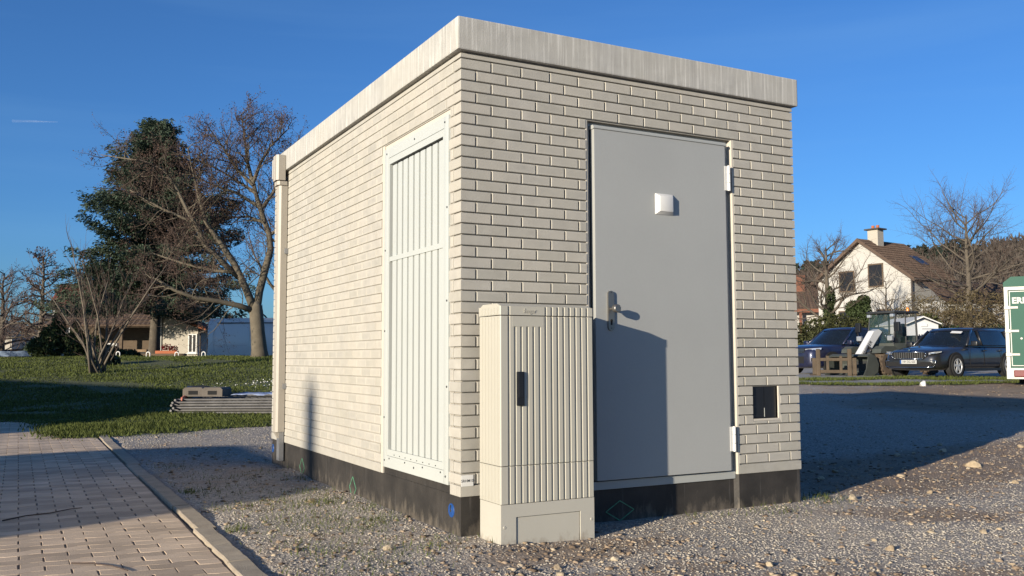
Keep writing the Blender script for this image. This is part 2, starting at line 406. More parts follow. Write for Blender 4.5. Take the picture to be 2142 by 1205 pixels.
diamond('chalk', Vector((1.10,.0335,.075)), Vector((1,0,0)), Vector((0,0,1)), .105, .06, .0028).build('painted_diamond', M['chalk'], plo)

# ---- door
door = bpy.data.objects.new('door', None); COL.objects.link(door); door.parent = st
fy = .045
MB().box(DX0+.001, .905, fy, .098, .262, DTOP-.001).box(1.972, DX1-.0015, fy, .098, .262, DTOP-.001).box(.905, 1.972, fy, .098, 2.462, DTOP-.001).box(.905, 1.972, .088, .098, .262, 2.462).build('door_frame', M['frame_paint'], door)
MB().cbox(.895, DX1-.006, .022, .097, .212, .2615, .002).build('threshold', M['frame_paint'], door)
MB().cbox(.912, 1.968, -.004, .038, .270, 2.452, .0025).build('leaf', M['grey_paint'], door)
MB().prism([(-.004,2.4365),(-.0105,2.440),(-.0105,2.449),(.000,2.462),(.040,2.462),(.040,2.4365)], 'x', .906, 1.974).build('drip_rail', M['frame_paint'], door)
hp = MB(); cx = 1.020
pts = [(cx-.0225, 1.195)]+[]
poly = []
for k in range(13): t = PI*k/12; poly.append((cx+.0225*math.cos(t), 1.405+.0225*math.sin(t)))
for k in range(13): t = PI+PI*k/12; poly.append((cx+.0225*math.cos(t), 1.203+.0225*math.sin(t)))
hp.prism(poly, 'y', -.016, -.003); hpo = hp.build('handle_plate', M['steel'], door, ang=35)
kb = MB().tube([(cx,-.014,1.315),(cx,-.045,1.315)], .008, 12).lathe([(0,-.088),(.020,-.088),(.0255,-.083),(.0255,-.058),(.014,-.044),(.008,-.043)], (cx,0,1.315), 'y', 24)
kb.build('knob', M['steel'], hpo, ang=35)
MB().tube([(cx,-.0185,1.243),(cx,-.013,1.243)], .0085, 14).box(cx-.005,cx+.005,-.0185,-.013,1.215,1.240).build('keyhole', M['hole'], hpo)
MB().tube([(cx,-.0172,1.418),(cx,-.013,1.418)], .004, 8).tube([(cx,-.0172,1.196),(cx,-.013,1.196)], .004, 8).build('screw', M['screw'], hpo)
for z0, z1 in ((2.132,2.306),(.392,.560)):
    hm = MB(); n = 3; hh = (z1-z0)/n
    for k in range(n): hm.tube([(1.992,-.012,z0+k*hh+.0015),(1.992,-.012,z0+(k+1)*hh-.0015)], .0105, 12)
    hm.box(1.960,1.992,-.0075,-.0045,z0+.004,z1-.004)
    hm.build('hinge', M['white_plastic'], door, ang=35)
    MB().box(1.988, 1.996, -.010, .044, z0+.01, z1-.01).build('hinge_bracket', M['frame_paint'], door)
cv = MB(); 
px0, px1, pz0, pz1 = 1.375, 1.519, 1.932, 2.068
cv.cbox(px0, px1, -.034, -.003, pz0, pz1, .004)
for v_i, v in enumerate(cv.v):
    if v[1] < -.02:
        cxm, czm = (px0+px1)/2, (pz0+pz1)/2
        cv.v[v_i] = (cxm+(v[0]-cxm)*.74, v[1], czm+(v[2]-czm)*.74)
cv.build('vent_cover', M['white_plastic'], door, ang=25)

# ---- hatch
ht = MB().box(HX0+.001, HX1-.001, .030, .098, HZ0+.001, HZ1-.001).build('hatch', M['black_plastic'], st)
MB().box(HX0+.006, (HX0+HX1)/2-.002, .020, .030, HZ0+.004, HZ1-.004).build('flap', M['black_plastic'], ht)
MB().box((HX0+HX1)/2+.002, HX1-.006, .020, .030, HZ0+.004, HZ1-.004).build('flap', M['black_plastic'], ht)
MB().box((HX0+HX1)/2-.0015, (HX0+HX1)/2+.0015, .017, .022, HZ0+.01, HZ0+.07).build('seal', M['frame_paint'], ht)

# ---- ventilation panel in the side wall
vp = bpy.data.objects.new('ventilation_panel', None); COL.objects.link(vp); vp.parent = st
fy0, fy1, fz0, fz1 = .155, 1.222, .290, 2.452
iy0, iy1, iz0, iz1 = .238, 1.130, .412, 2.336
vf = MB()
vf.cbox(-.006, .05, fy0, iy0-.020, fz0, fz1, .002).cbox(-.006, .05, iy1+.020, fy1, fz0, fz1, .002)
vf.box(-.006, .05, iy0-.020, iy1+.020, iz1+.045, fz1-.001).box(-.006, .05, iy0-.020, iy1+.020, fz0+.001, iz0-.045)
vf.build('frame', M['vent_paint'], vp, ang=40)
nf = MB().box(-.004, .048, iy0-.019, iy0, iz0-.043, iz1+.043).box(-.004, .048, iy1, iy1+.019, iz0-.043, iz1+.043).box(-.004,.048, iy0, iy1, iz1+.0, iz1+.043).box(-.004,.048, iy0, iy1, iz0-.043, iz0)
nf.build('inner_frame', M['vent_paint'], vp)
MB().cbox(-.002, .03, iy0, iy1, 1.668, 1.700, .002).build('rail', M['vent_paint'], vp)
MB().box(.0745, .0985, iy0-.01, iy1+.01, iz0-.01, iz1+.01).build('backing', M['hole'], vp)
npitch = 9; pt = (iy1-iy0-.02)/npitch
smesh = {}
for k in range(npitch):
    y0 = iy0+.002+k*pt
    for za, zb in ((iz0+.001, 1.667),(1.701, iz1-.016)):
        key = round(zb-za, 3)
        if key not in smesh:
            s = MB(); wd = pt*.93; Lh = zb-za
            # hooked slat: flat face with a return at its far edge
            s.prism([(.003,0),(.003,wd*.80),(.014,wd*.82),(.014,wd),(.022,wd),(.024,wd*.70),(.014,wd*.66),(.014,0)], 'z', 0, Lh)
            sm = s.mesh('slat'); sm.materials.append(M['vent_paint']); smesh[key] = sm
        o = link_mesh('slat', smesh[key], None, vp); o.location = (0, y0, za)
sr = MB()
def screw(y, z, r=.007): 
    return MB().lathe([(0,-.0035),(r*.8,-.0035),(r,-.001),(r,.002)], (-.006, y, z), 'x', 8).build('screw', M['screw'], vp, ang=40)
for y, z in ((.19,.335),(.67,.335),(1.19,.335),(.205,2.415),(.68,2.415),(1.18,2.415),(.172,1.35),(.172,1.9),(.172,.85),(1.20,1.75),(1.20,1.2),(1.20,.62)): screw(y, z)
for y in (.26,.53,.82,1.10): screw(y, .352, .006)
for k in range(1, npitch): MB().tube([(-.0045, iy0+k*pt-.004, iz0-.030),(-.0035, iy0+k*pt+.006, iz0-.030)], .0035, 6).build('drain_hole', M['hole'], vp)

# ---- downpipe at the far end of the side wall
dp = bpy.data.objects.new('downpipe', None); COL.objects.link(dp); dp.parent = st
py0, py1 = 3.835, 3.955
def pipe_poly(x0, x1, y0, y1): return [(x1,y0),(x0+.02,y0),(x0,y0+.02),(x0,(y0+y1)/2-.006),(x0+.006,(y0+y1)/2),(x0,(y0+y1)/2+.006),(x0,y1-.02),(x0+.02,y1),(x1,y1)]
MB().prism(pipe_poly(-.085, -.006, py0, py1), 'z', .34, 2.66).prism([(-.085,.34),(-.006,.20),(-.006,.34)], 'y', py0+.02, py1-.02).build('pipe', M['pipe'], dp)
MB().prism(pipe_poly(-.118, -.034, py0-.018, py1+.018), 'z', 2.690, 2.93).prism(pipe_poly(-.105, -.014, py0-.012, py1+.012), 'z', 2.645, 2.681).build('hopper', M['pipe'], dp)
MB().box(-.050, -.008, py0+.008, py1-.02, .075, .42).build('foot_sheath', M['zinc'], dp)
for z in (2.02, .76): MB().box(-.03, -.0015, py0-.03, py0-.004, z-.025, z+.025).build('clip', M['zinc'], dp)
# ---- number plate of the station, on the corner brick
npo = MB().cbox(.004, .080, -.0035, -.0008, .299, .361, .0008).build('number_plate', M['paper'], st)
lettering('lettering', 'SRHM10', .0215, M['ink'], npo, (.042,-.0037,.329), (1,0,0), (0,0,1), .0003, .0002)

# ================================================================ distribution cabinet
cab = thing('distribution_cabinet', 'pale cream ribbed plastic street cabinet standing in front of the station', 'cabinet', (0,0,0))
X0, X1, YF, YB = .088, .680, -.320, -.068
def rib_profile(x0, x1, yf, yb, grooves, gd=.008, gw=.016):
    p = [(x0, yb), (x0, yf+.004), (x0+.004, yf)]
    for g in grooves:
        p += [(g, yf), (g+.0015, yf+gd), (g+gw-.003, yf+gd), (g+gw, yf)]
    p += [(x1-.004, yf), (x1, yf+.004), (x1, yb)]
    return p
G_all = [X0+.044+k*.0385 for k in range(14)]
def ribbed_side(m, x, y0, y1, z0, z1, sgn):
    n = 6; wv = (y1-y0)/n
    for k in range(n): m.box(*((x-.0018, x+.004) if sgn < 0 else (x-.004, x+.0018)), y0+k*wv+.008, y0+(k+1)*wv-.008, z0, z1)
bse = MB().box(X0+.002, X1-.002, YF+.012, YB, -.30, .2335)
bse.box(X0+.001, X0+.092, YF, YF+.0125, -.3, .2335).box(X1-.092, X1-.001, YF, YF+.0125, -.3, .2335).box(X0+.092, X1-.092, YF, YF+.0125, .165, .2335)
bo = bse.build('base', M['cabinet_base'], cab)
MB().cbox(X0+.096, X1-.096, YF+.006, YF+.03, -.3, .161, .002).build('base_cover', M['cabinet_base'], bo)
for x in (X0+.022, X1-.020): MB().lathe([(0,-.002),(.007,-.002),(.009,0),(.009,.004)], (x,YF,.115), 'y', 10).build('screw', M['cabinet'], bo)
lp = MB().prism(rib_profile(X0, X1, YF, YB, G_all), 'z', .2365, .4345); ribbed_side(lp, X0, YF+.02, YB-.01, .24, .431, -1); lp.build('lower_panel', M['cabinet'], cab)
dr = MB().prism(rib_profile(X0, X1, YF, YB, G_all), 'z', .4385, 1.2435); ribbed_side(dr, X0, YF+.02, YB-.01, .442, 1.24, -1)
dr.cbox(G_all[1]-.010, G_all[6]-.006, YF-.0006, YF+.02, 1.186, 1.2434, .0005)
dro = dr.build('door', M['cabinet'], cab)
hd = MB().cbox(.186, .231, YF-.010, YF+.01, .757, .941, .004).build('handle', M['black_plastic'], dro)
MB().cbox(.193, .224, YF-.0135, YF-.008, .800, .935, .003).build('lever', M['black_plastic'], hd)
ld = MB().prism(rib_profile(X0-.002, X1+.002, YF-.002, YB+.006, [G_all[0]]+G_all[6:]), 'z', 1.2485, 1.2965)
ld.prism([(YF+.004,1.2965),(YB+.004,1.2965),(YB-.03,1.312),(YF+.05,1.312)], 'x', X0+.006, X1-.006)
ribbed_side(ld, X0-.002, YF+.02, YB-.01, 1.252, 1.29, -1)
ldo = ld.build('lid', M['cabinet'], cab)
lettering('lettering', ':hager', .034, M['cabinet'], ldo, (.268, YF-.0025, 1.272), (1,0,0), (0,0,1), .0025, .0003)
# ================================================================ terrain
def sstep(a, b, x):
    t = np.clip((x-a)/(b-a), 0, 1); return t*t*(3-2*t)
def vnoise(x, y, seed=0):
    """smooth value noise, numpy"""
    xi = np.floor(x).astype(np.int64); yi = np.floor(y).astype(np.int64); fx = x-xi; fy = y-yi
    def h(a, b):
        n = (a*374761393+b*668265263+seed*144665) & 0x7fffffff; n = ((n ^ (n >> 13))*1274126177) & 0x7fffffff; return ((n ^ (n >> 16)) & 0xffff)/65535.0
    ux = fx*fx*(3-2*fx); uy = fy*fy*(3-2*fy)
    return (h(xi,yi)*(1-ux)+h(xi+1,yi)*ux)*(1-uy)+(h(xi,yi+1)*(1-ux)+h(xi+1,yi+1)*ux)*uy
def fbm(x, y, seed=0, o=3):
    r = 0; a = .5
    for k in range(o): r = r+a*vnoise(x*2**k, y*2**k, seed+k); a *= .5
    return r/(1-.5**o)
def ls(x, y):
    dx = x-CAM.x; dy = y-CAM.y
    return dx*RH.x+dy*RH.y, dx*FH.x+dy*FH.y
def T(x, y):
    x = np.asarray(x, float); y = np.asarray(y, float)
    l, s = ls(x, y); a = l/np.maximum(s, 1.0)
    left = 1.08*sstep(17, 36, s)-.55*sstep(37, 42, s)+.6*sstep(60, 120, s)
    right = .37*sstep(9, 28, s)+1.1*sstep(36, 66, s)+1.5*sstep(66, 110, s)
    far = sstep(105, 235, s)*(12.5+np.clip((l-68)*.15, -12, 16))+sstep(235, 700, s)*6
    right = right+far
    wgt = sstep(-.22, .28, a)
    z = left*(1-wgt)+right*wgt
    z = np.where(s < 1, 0.0, z)
    b = sstep(3, 10, s)
    z = z+(fbm(x*.35, y*.35, 5)-.5)*.10*b*sstep(8, 16, s)
    # small unevenness of the yard, pushed up a little at the cabinet and the plinth
    yard = (fbm(x*1.7, y*1.7, 9)-.5)*.035
    near = np.exp(-(((x-.05)/.30)**2+((y+.36)/.16)**2))*.03
    lane = (x < -1.12) & (y < 9.5)
    d = np.maximum(np.maximum(np.maximum(-x, x-2.6), -y), np.maximum(y-4.34, 0)); pl = np.exp(-(np.maximum(d, 0)/.25)**2)*.015
    z = z+np.where(lane, 0, yard+near+pl)
    z = z+np.where((x > -1.12), .0, 0)
    rough_e = sstep(4.6, 7.5, x)*.03*(fbm(x*.9, y*.9, 31)-.4)
    return z+rough_e
def Tz(x, y): return float(T(np.array([x]), np.array([y]))[0])
def lawn_mask(x, y):
    l, s = ls(x, y); n = fbm(x*.8, y*.8, 21)-.5
    edge = 8.9+.22*(x+1.59)+.25*np.sin(x*1.3)+n*1.1
    m = (y > edge) & (x > -1.75+n*.5+np.clip(y-11.5, 0, 3)*-.5) & (l/np.maximum(s,1) < .2)
    return m & (s < 62)
def lane_mask(x, y): return (x < -1.13) & (y < 14)
def inside(x, y, m=.0): return (x > -m) & (x < 2.6+m) & (y > -m) & (y < 4.34+m)

def gravel_mat():
    m, t, b = nodes('gravel'); v = coords(t, 'pos')
    n0 = noise(t, v, .55, 4, .6); n1 = noise(t, v, 3.5, 5, .6)
    vo = N(t, 'ShaderNodeTexVoronoi', feature='F1'); vo.inputs['Scale'].default_value = 55; t.links.new(v, vo.inputs['Vector'])
    v2 = N(t, 'ShaderNodeTexVoronoi', feature='F1'); v2.inputs['Scale'].default_value = 150; t.links.new(v, v2.inputs['Vector'])
    sep = N(t, 'ShaderNodeSeparateColor'); t.links.new(vo.outputs['Color'], sep.inputs[0])
    stone = ramp(t, sep.outputs[0], [(0, (.21,.188,.162)), (.45, (.31,.28,.243)), (.8, (.38,.34,.295)), (1, (.48,.425,.36))])
    soil = ramp(t, n1, [(.3, (.15,.105,.07)), (.7, (.30,.222,.155))])
    at = N(t, 'ShaderNodeAttribute', attribute_name='soil')
    k = math_(t, 'ADD', at.outputs['Fac'], math_(t, 'MULTIPLY', math_(t, 'SUBTRACT', n1, .5), 1.2))
    c = mixc(t, maprange(t, k, .35, .75, .12, .92), stone, soil)
    c = mixc(t, maprange(t, n0, .4, .7, 0, .25), c, (.33,.295,.25))
    t.links.new(c, b.inputs['Base Color']); b.inputs['Roughness'].default_value = .95; b.inputs['Specular IOR Level'].default_value = .2
    h = math_(t, 'ADD', math_(t, 'MULTIPLY', math_(t, 'SUBTRACT', 1, vo.outputs['Distance']), .010), math_(t, 'ADD', math_(t, 'MULTIPLY', v2.outputs['Distance'], -.004), math_(t, 'MULTIPLY', n1, .02)))
    bump(t, b, h, .6, .8); return m
M['gravel'] = gravel_mat()
M['soil'] = mat('earth', (.13,.09,.06), .95, .4, 4, 50, .01)
M['lawn'] = mat('lawn_ground', (.085,.098,.030), .95, .35, 1.6, 30, .02)
M['tarmac'] = mat('worn_tarmac', (.24,.23,.215), .9, .18, 1.3, 90, .004, alb=1)
M['paver'] = mat('concrete_paver', (.47,.36,.255), .88, .24, 2.2, 120, .0022, isl=.26, alb=1)
M['paver_bed'] = mat('paver_joint_sand', (.155,.118,.085), .95, .3, 6, 90, .004, alb=1)
M['kerb'] = mat('kerb_concrete', (.30,.25,.185), .9, .22, 9, 140, .004, isl=.12, alb=1)
def stone_mat(name, ramp_stops):
    m, t, b = nodes(name); g = N(t, 'ShaderNodeNewGeometry').outputs['Random Per Island']; oi = N(t, 'ShaderNodeObjectInfo').outputs['Random']
    fr = math_(t, 'FRACT', math_(t, 'ADD', g, oi)); c = ramp(t, fr, ramp_stops)
    n = noise(t, coords(t, 'pos'), 60, 4); c = mixc(t, 1.0, c, ramp(t, n, [(.3, (.8,.8,.8)), (.7, (1.2,1.2,1.2))]), 'MULTIPLY')
    t.links.new(c, b.inputs['Base Color']); b.inputs['Roughness'].default_value = .9; b.inputs['Specular IOR Level'].default_value = .25; bump(t, b, n, .003); return m
M['chips'] = stone_mat('stone_chips', [(0, (.20,.182,.16)), (.3, (.27,.246,.215)), (.65, (.34,.306,.262)), (.95, (.43,.38,.31)), (1, (.55,.49,.39))])
M['chip_brown'] = stone_mat('earth_clods', [(0, (.10,.072,.05)), (.5, (.21,.155,.108)), (.85, (.29,.22,.155)), (1, (.38,.31,.22))])
M['limestone'] = stone_mat('pale_stone', [(0, (.25,.19,.125)), (.5, (.32,.255,.175)), (1, (.40,.335,.245))])

# ground sheet: dense near the yard, coarse to the horizon
def axis(lo, hi, step, far, g=1.07):
    a = list(np.arange(lo, hi, step)); d = step; x = a[-1]
    while x < far: d *= g; x += d; a.append(x)
    d = step; x = a[0]; pre = []
    while x > -far: d *= g; x -= d; pre.append(x)
    return np.array(pre[::-1]+a)
gx = axis(-3.2, 10, .11, 3000, 1.055); gy = axis(-3.0, 12, .11, 3000, 1.055)
XX, YY = np.meshgrid(gx, gy); ZZ = T(XX, YY)
lanez = sstep(-1.10, -1.16, XX)*sstep(14.2, 13.6, YY)
ZZ = np.where(XX < -1.115, ZZ-.09*np.where((YY < 13.9), 1, 0), ZZ)
nx_, ny_ = len(gx), len(gy)
idx = np.arange(nx_*ny_).reshape(ny_, nx_)
F = np.stack([idx[:-1,:-1].ravel(), idx[:-1,1:].ravel(), idx[1:,1:].ravel(), idx[1:,:-1].ravel()], 1)
g = np_mesh('ground', np.stack([XX.ravel(), YY.ravel(), ZZ.ravel()], 1), F, M['gravel'], None, True); tag(g, kind='structure')
def soil_at(x, y):
    l, s = ls(x, y)
    a = np.maximum(np.exp(-((s-7.7-(l-2.6)*.66)/1.25)**2)*sstep(1.7, 3.0, l)*1.5, np.exp(-(((s-6.0)/.35)**2+((l-2.6)/.7)**2))*.9)
    b = sstep(13, 17, s)*sstep(.2, .5, l/np.maximum(s,1))*.9
    c = np.exp(-(((x-.4)/.8)**2+((y+.52)/.28)**2))*.9
    d = np.exp(-(((s-4.3)/.5)**2))*sstep(-.3, .6, l)*(.6+.9*(fbm(x*1.2, y*1.2, 77)-.5))
    e = .42*sstep(.25, -.1, x)*sstep(8.5, 6.5, y)
    return np.clip(np.maximum.reduce([a, b, c, d, e])+(fbm(x*1.3, y*1.3, 44)-.5)*.5, 0, 1)
at = g.data.attributes.new('soil', 'FLOAT', 'POINT'); at.data.foreach_set('value', soil_at(XX, YY).ravel().astype(np.float32))

def patch(name, fn, x0, x1, y0, y1, step, dz, m):
    xs = np.arange(x0, x1, step); ys = np.arange(y0, y1, step); X, Y = np.meshgrid(xs, ys); Z = T(X, Y)+dz
    k = fn(X+step/2, Y+step/2)[:-1,:-1]; ii = np.arange(X.size).reshape(X.shape)
    F = np.stack([ii[:-1,:-1][k], ii[:-1,1:][k], ii[1:,1:][k], ii[1:,:-1][k]], 1)
    u, inv = np.unique(F.ravel(), return_inverse=True); V = np.stack([X.ravel(), Y.ravel(), Z.ravel()], 1)[u]
    return tag(np_mesh(name, V, inv.reshape(-1,4), m, None, True), kind='structure')
patch('lawn', lawn_mask, -14, 34, 7.5, 66, .25, .012, M['lawn'])
def road_mask(x, y):
    l, s = ls(x, y); n = fbm(x*.6, y*.6, 61)-.5
    return (s > 23.6+n*1.0) & (s < 25.2+n*.8) & (l > 6)
patch('access_track', road_mask, 6, 42, -6, 30, .25, .012, M['tarmac'])
def park_mask(x, y):
    l, s = ls(x, y); n = fbm(x*.6, y*.6, 66)-.5
    return (s > 26.4+n) & (s < 44) & (l > 6)
patch('parking_area', park_mask, 6, 56, -14, 40, .4, .010, M['tarmac'])
def verge_mask(x, y):
    l, s = ls(x, y); n = fbm(x*.7, y*.7, 71)-.5
    return (((s > 25.1+n*.8) & (s < 26.5+n*.9)) | ((s > 22.7+n*1.2) & (s < 23.6+n*.8) & (n > -.12))) & (l > 6)
patch('grass_verge', verge_mask, 6, 42, -6, 30, .25, .016, M['lawn'])

# ---- paved lane
lane = MB().box(-9, -1.25, -4, 14, -.20, -.0050)
lane_o = tag(lane.build('paved_lane', M['paver_bed']), kind='structure')
PW, PD = .225, .1125
def wave(x):
    t = (x/PW) % 1.0
    return .010*(np.clip(abs(((t+.25) % 1)-.5)*8-2, -1, 1))
def paver_poly(x0, x1, y0):
    g = .0042; gl = .0018
    xs = [x0+g]+[x for x in [math.floor(x0/PW)*PW+PW*k/8 for k in range(0, 20)] if x0+g+.01 < x < x1-g-.01]+[x1-g]
    return [(x, y0+gl+float(wave(x))) for x in xs]+[(x, y0+PD-gl+float(wave(x))) for x in xs[::-1]]
rp = random.Random(11); plist = []
for r in range(-22, 122):
    y0 = r*PD; off = (r % 2)*PW/2
    k = 0; x = -1.262-off-PW
    xs = [(-1.262-off-PW*k-PW, -1.262-off-PW*k) for k in range(0, 13)]
    if off: xs.append((-1.262-off, -1.262))
    for x0, x1 in xs:
        c = cam_grid(0,0); l, s = ls((x0+x1)/2, y0)
        if s < 2.6: continue
        vis = l/s > -.62
        plist.append((s if vis else s+100, x0, x1, y0))
plist.sort()
_pm = {}
def paver_mesh(x0, x1, y0):
    key = (round(x1-x0, 3), round((x0/PW) % 1.0, 3))
    if key not in _pm:
        poly = [(px-x0, py-y0) for px, py in paver_poly(x0, x1, y0)]; n = len(poly)
        cx = sum(p[0] for p in poly)/n; cy = sum(p[1] for p in poly)/n
        top = [(cx+(px-cx)*.985, cy+(py-cy)*.972, 0) for px, py in poly]
        m = MB(); m.add(top+[(px,py,-.0025) for px,py in poly]+[(px,py,-.05) for px,py in poly], [tuple(range(n))]+[(i,i+n,(i+1)%n+n,(i+1)%n) for i in range(n)]+[(i+n,i+2*n,(i+1)%n+2*n,(i+1)%n+n) for i in range(n)])
        me = m.mesh('paver'); me.materials.append(M['paver']); _pm[key] = me
    return _pm[key]
restp = MB()
for k, (s, x0, x1, y0) in enumerate(plist):
    me = paver_mesh(x0, x1, y0); z = float((fbm(np.array([x0*.9]), np.array([y0*.9]), 3)[0]-.5)*.004)+rp.uniform(-.0005, .0005)
    tx, ty = rp.uniform(-.003, .003), rp.uniform(-.003, .003)
    if k < 300:
        o = link_mesh('paver', me, None, lane_o); o.location = (x0+rp.uniform(-.003,.003), y0+rp.uniform(-.001,.001), z); o.rotation_euler = (tx, ty, rp.uniform(-.012, .012))
    else: restp.add([(v.co.x+x0, v.co.y+y0, v.co.z+z+v.co.y*tx-v.co.x*ty) for v in me.vertices], [tuple(p.vertices) for p in me.polygons])
tag(restp.build('paver_rows', M['paver'], lane_o), kind='stuff')
# kerb stones, chipped
kb = tag(MB().box(-1.245, -1.135, -3.6, 8.2, -.22, -.03).build('kerb', M['kerb']), kind='structure')
rk = random.Random(8); y = -2.9; k = 0
while y < 8.0:
    L = rk.uniform(.93, 1.02); bmk = bmesh.new(); bmesh.ops.create_cube(bmk, size=1)
    off = rk.uniform(-.014, .014); hz = .016+rk.uniform(-.006, .006) if y < 2 else .010+rk.uniform(-.006, .005); ph = rk.uniform(0, 50)
    bmesh.ops.subdivide_edges(bmk, edges=[e for e in bmk.edges if abs((e.verts[0].co-e.verts[1].co).y) > .5], cuts=14, use_grid_fill=True)
    for v in bmk.verts:
        X, Yv, Zv = v.co; ch = 0
        if Zv > 0:
            q = float(fbm(np.array([ph+Yv*9+X*3]), np.array([ph*.7]), 13)[0]); ch = max(0, q-.45)*.022+rk.uniform(0,.004)
        v.co = Vector((-1.19+off+X*.118+(ch*.9 if X < 0 and Zv > 0 else (-ch*.4 if Zv > 0 else 0)), y+.006+(Yv+.5)*(L-.012), (hz-(ch*.5)) if Zv > 0 else -.18))
    bmesh.ops.bevel(bmk, geom=[e for e in bmk.edges if e.verts[0].co.z > -.1 and e.verts[1].co.z > -.1 and abs(e.verts[0].co.x-e.verts[1].co.x) < .05], offset=.007, segments=1, affect='EDGES')
    mk = bpy.data.meshes.new('kerbstone'); bmk.to_mesh(mk); bmk.free(); mk.materials.append(M['kerb'])
    o = link_mesh('kerbstone', mk, None, kb); o.rotation_euler = (0, 0, 0); y += L; k += 1

# ---- loose stone chips (too many to count)
OCT_V = np.array([(1,0,0),(-1,0,0),(0,1,0),(0,-1,0),(0,0,1),(0,0,-1)], float)
OCT_F = np.array([(0,2,4),(2,1,4),(1,3,4),(3,0,4),(2,0,5),(1,2,5),(3,1,5),(0,3,5)])
CUB_V = np.array([(-1,-1,-1),(1,-1,-1),(1,1,-1),(-1,1,-1),(-1,-1,1),(1,-1,1),(1,1,1),(-1,1,1)], float)*.62
CUB_F = np.array([(0,3,2),(0,2,1),(4,5,6),(4,6,7),(0,1,5),(0,5,4),(1,2,6),(1,6,5),(2,3,7),(2,7,6),(3,0,4),(3,4,7)])
def rot_mats(rng, n):
    q = rng.normal(size=(n,4)); q /= np.linalg.norm(q, axis=1)[:,None]; w_, x_, y_, z_ = q.T
    return np.stack([1-2*(y_*y_+z_*z_), 2*(x_*y_-z_*w_), 2*(x_*z_+y_*w_), 2*(x_*y_+z_*w_), 1-2*(x_*x_+z_*z_), 2*(y_*z_-x_*w_), 2*(x_*z_-y_*w_), 2*(y_*z_+x_*w_), 1-2*(x_*x_+y_*y_)], 1).reshape(-1,3,3)
def scatter_stones(name, rng, X, Y, size, m, flat=.5, lift=.12, base=(CUB_V, CUB_F)):
    n = len(X); BV, BF = base
    V = BV[None]*(1+rng.uniform(-.38, .38, (n, len(BV), 3)))*size[:,None,None]*rng.uniform(.7, 1.25, (n,1,3))
    V = np.einsum('nij,nkj->nki', rot_mats(rng, n), V); V[:,:,2] *= flat
    V[:,:,0] += X[:,None]; V[:,:,1] += Y[:,None]; V[:,:,2] += (T(X, Y)+size*lift)[:,None]
    F = (BF[None]+(np.arange(n)*len(BV))[:,None,None]).reshape(-1,3)
    return tag(np_mesh(name, V.reshape(-1,3), F, m), kind='stuff')
def gravel_pts(rng, n, s0, s1, pw=1.0):
    s = s0*(s1/s0)**(rng.random(n)**pw); a = rng.uniform(-.62, .62, n); l = a*s
    X = CAM.x+RH.x*l+FH.x*s; Y = CAM.y+RH.y*l+FH.y*s
    k = (X > -1.10) & ~inside(X, Y, .005) & ~((X > .08) & (X < .69) & (Y > -.325) & (Y < -.06)) & ~lawn_mask(X, Y) & ~((a > -.2) & (a < .2) & (s > 12))
    return X[k], Y[k]
rg = np.random.default_rng(3)
X, Y = gravel_pts(rg, 150000, 3.5, 15); so_ = soil_at(X, Y); k = rg.random(len(X)) > so_*.85; X, Y = X[k], Y[k]
l, s = ls(X, Y); sz = (.0030+.0052*rg.random(len(X))**2.6)*(1+.03*s)
scatter_stones('gravel_chips', rg, X, Y, sz, M['chips'])
X, Y = gravel_pts(rg, 42000, 3.5, 24); so_ = soil_at(X, Y); k = rg.random(len(X)) < so_*.9+.03; X, Y = X[k], Y[k]
sz = .005+.017*rg.random(len(X))**3.5
scatter_stones('earth_crumbs', rg, X, Y, sz, M['chip_brown'])
X, Y = gravel_pts(rg, 1300, 3.8, 22); sz = .007+.017*rg.random(len(X))**4
scatter_stones('pale_pebbles', rg, X, Y, sz, M['limestone'], .6, .2)

# ---- single stones one can point at
ICO = None
def stone_mesh(seed, r):
    bm = bmesh.new(); bmesh.ops.create_icosphere(bm, subdivisions=2, radius=1); rs = random.Random(seed)
    pl = [(Vector((rs.uniform(-1,1), rs.uniform(-1,1), rs.uniform(-1,1))).normalized(), rs.uniform(.45,.8)) for _ in range(9)]
    for v in bm.verts:
        for nrm, d in pl:
            e = v.co.dot(nrm)-d
            if e > 0: v.co -= nrm*e
        v.co *= 1+rs.uniform(-.04,.04)
        v.co = Vector((v.co.x*r*1.25, v.co.y*r*.95, v.co.z*r*.8))
    m = bpy.data.meshes.new('stone'); bm.to_mesh(m); bm.free(); m.materials.append(M['limestone']); return m
def stone(l, s, r, label, seed, sink=.22):
    p = cam_grid(l, s); r *= .8; o = link_mesh('stone', stone_mesh(seed, r)); o.location = (p.x, p.y, Tz(p.x, p.y)+r*sink); o.rotation_euler = (0,0,seed*1.3)
    return tag(o, label, 'stone', 'loose stones on the gravel')
# l, s in the camera grid, taken from image coordinates
for k, (l, s, r, lab) in enumerate([
    (2.00, 4.95, .040, 'squarish tan stone casting a shadow on the open gravel right of the station'),
    (4.25, 8.55, .085, 'largest flat tan stone near the right edge of the yard'),
    (2.40, 6.55, .050, 'tan stone on the earthy patch beside the shaded ground'),
    (2.70, 5.35, .036, 'flat pale stone lying right of the squarish tan stone'),
    (3.55, 6.05, .042, 'pale stone with a long shadow near the right edge of the gravel'),
    (-.66, 4.95, .040, 'tan stone on the gravel below the long side wall'),
    (-1.42, 6.55, .040, 'tan stone on the gravel near the kerb below the side wall'),
    (.22, 4.55, .030, 'pale flake of stone on the gravel in front of the cabinet'),
    (-.27, 5.25, .038, 'tan stone leaning by the plinth near the station corner'),
    (.52, 4.70, .032, 'pale chip of stone right of the cabinet foot'),
    (1.25, 4.55, .030, 'pale pointed stone at the bottom of the picture'),
    (-.06, 5.05, .055, 'large tan stone beside the foot of the cabinet')]):
    stone(l, s, r, lab, k+3)
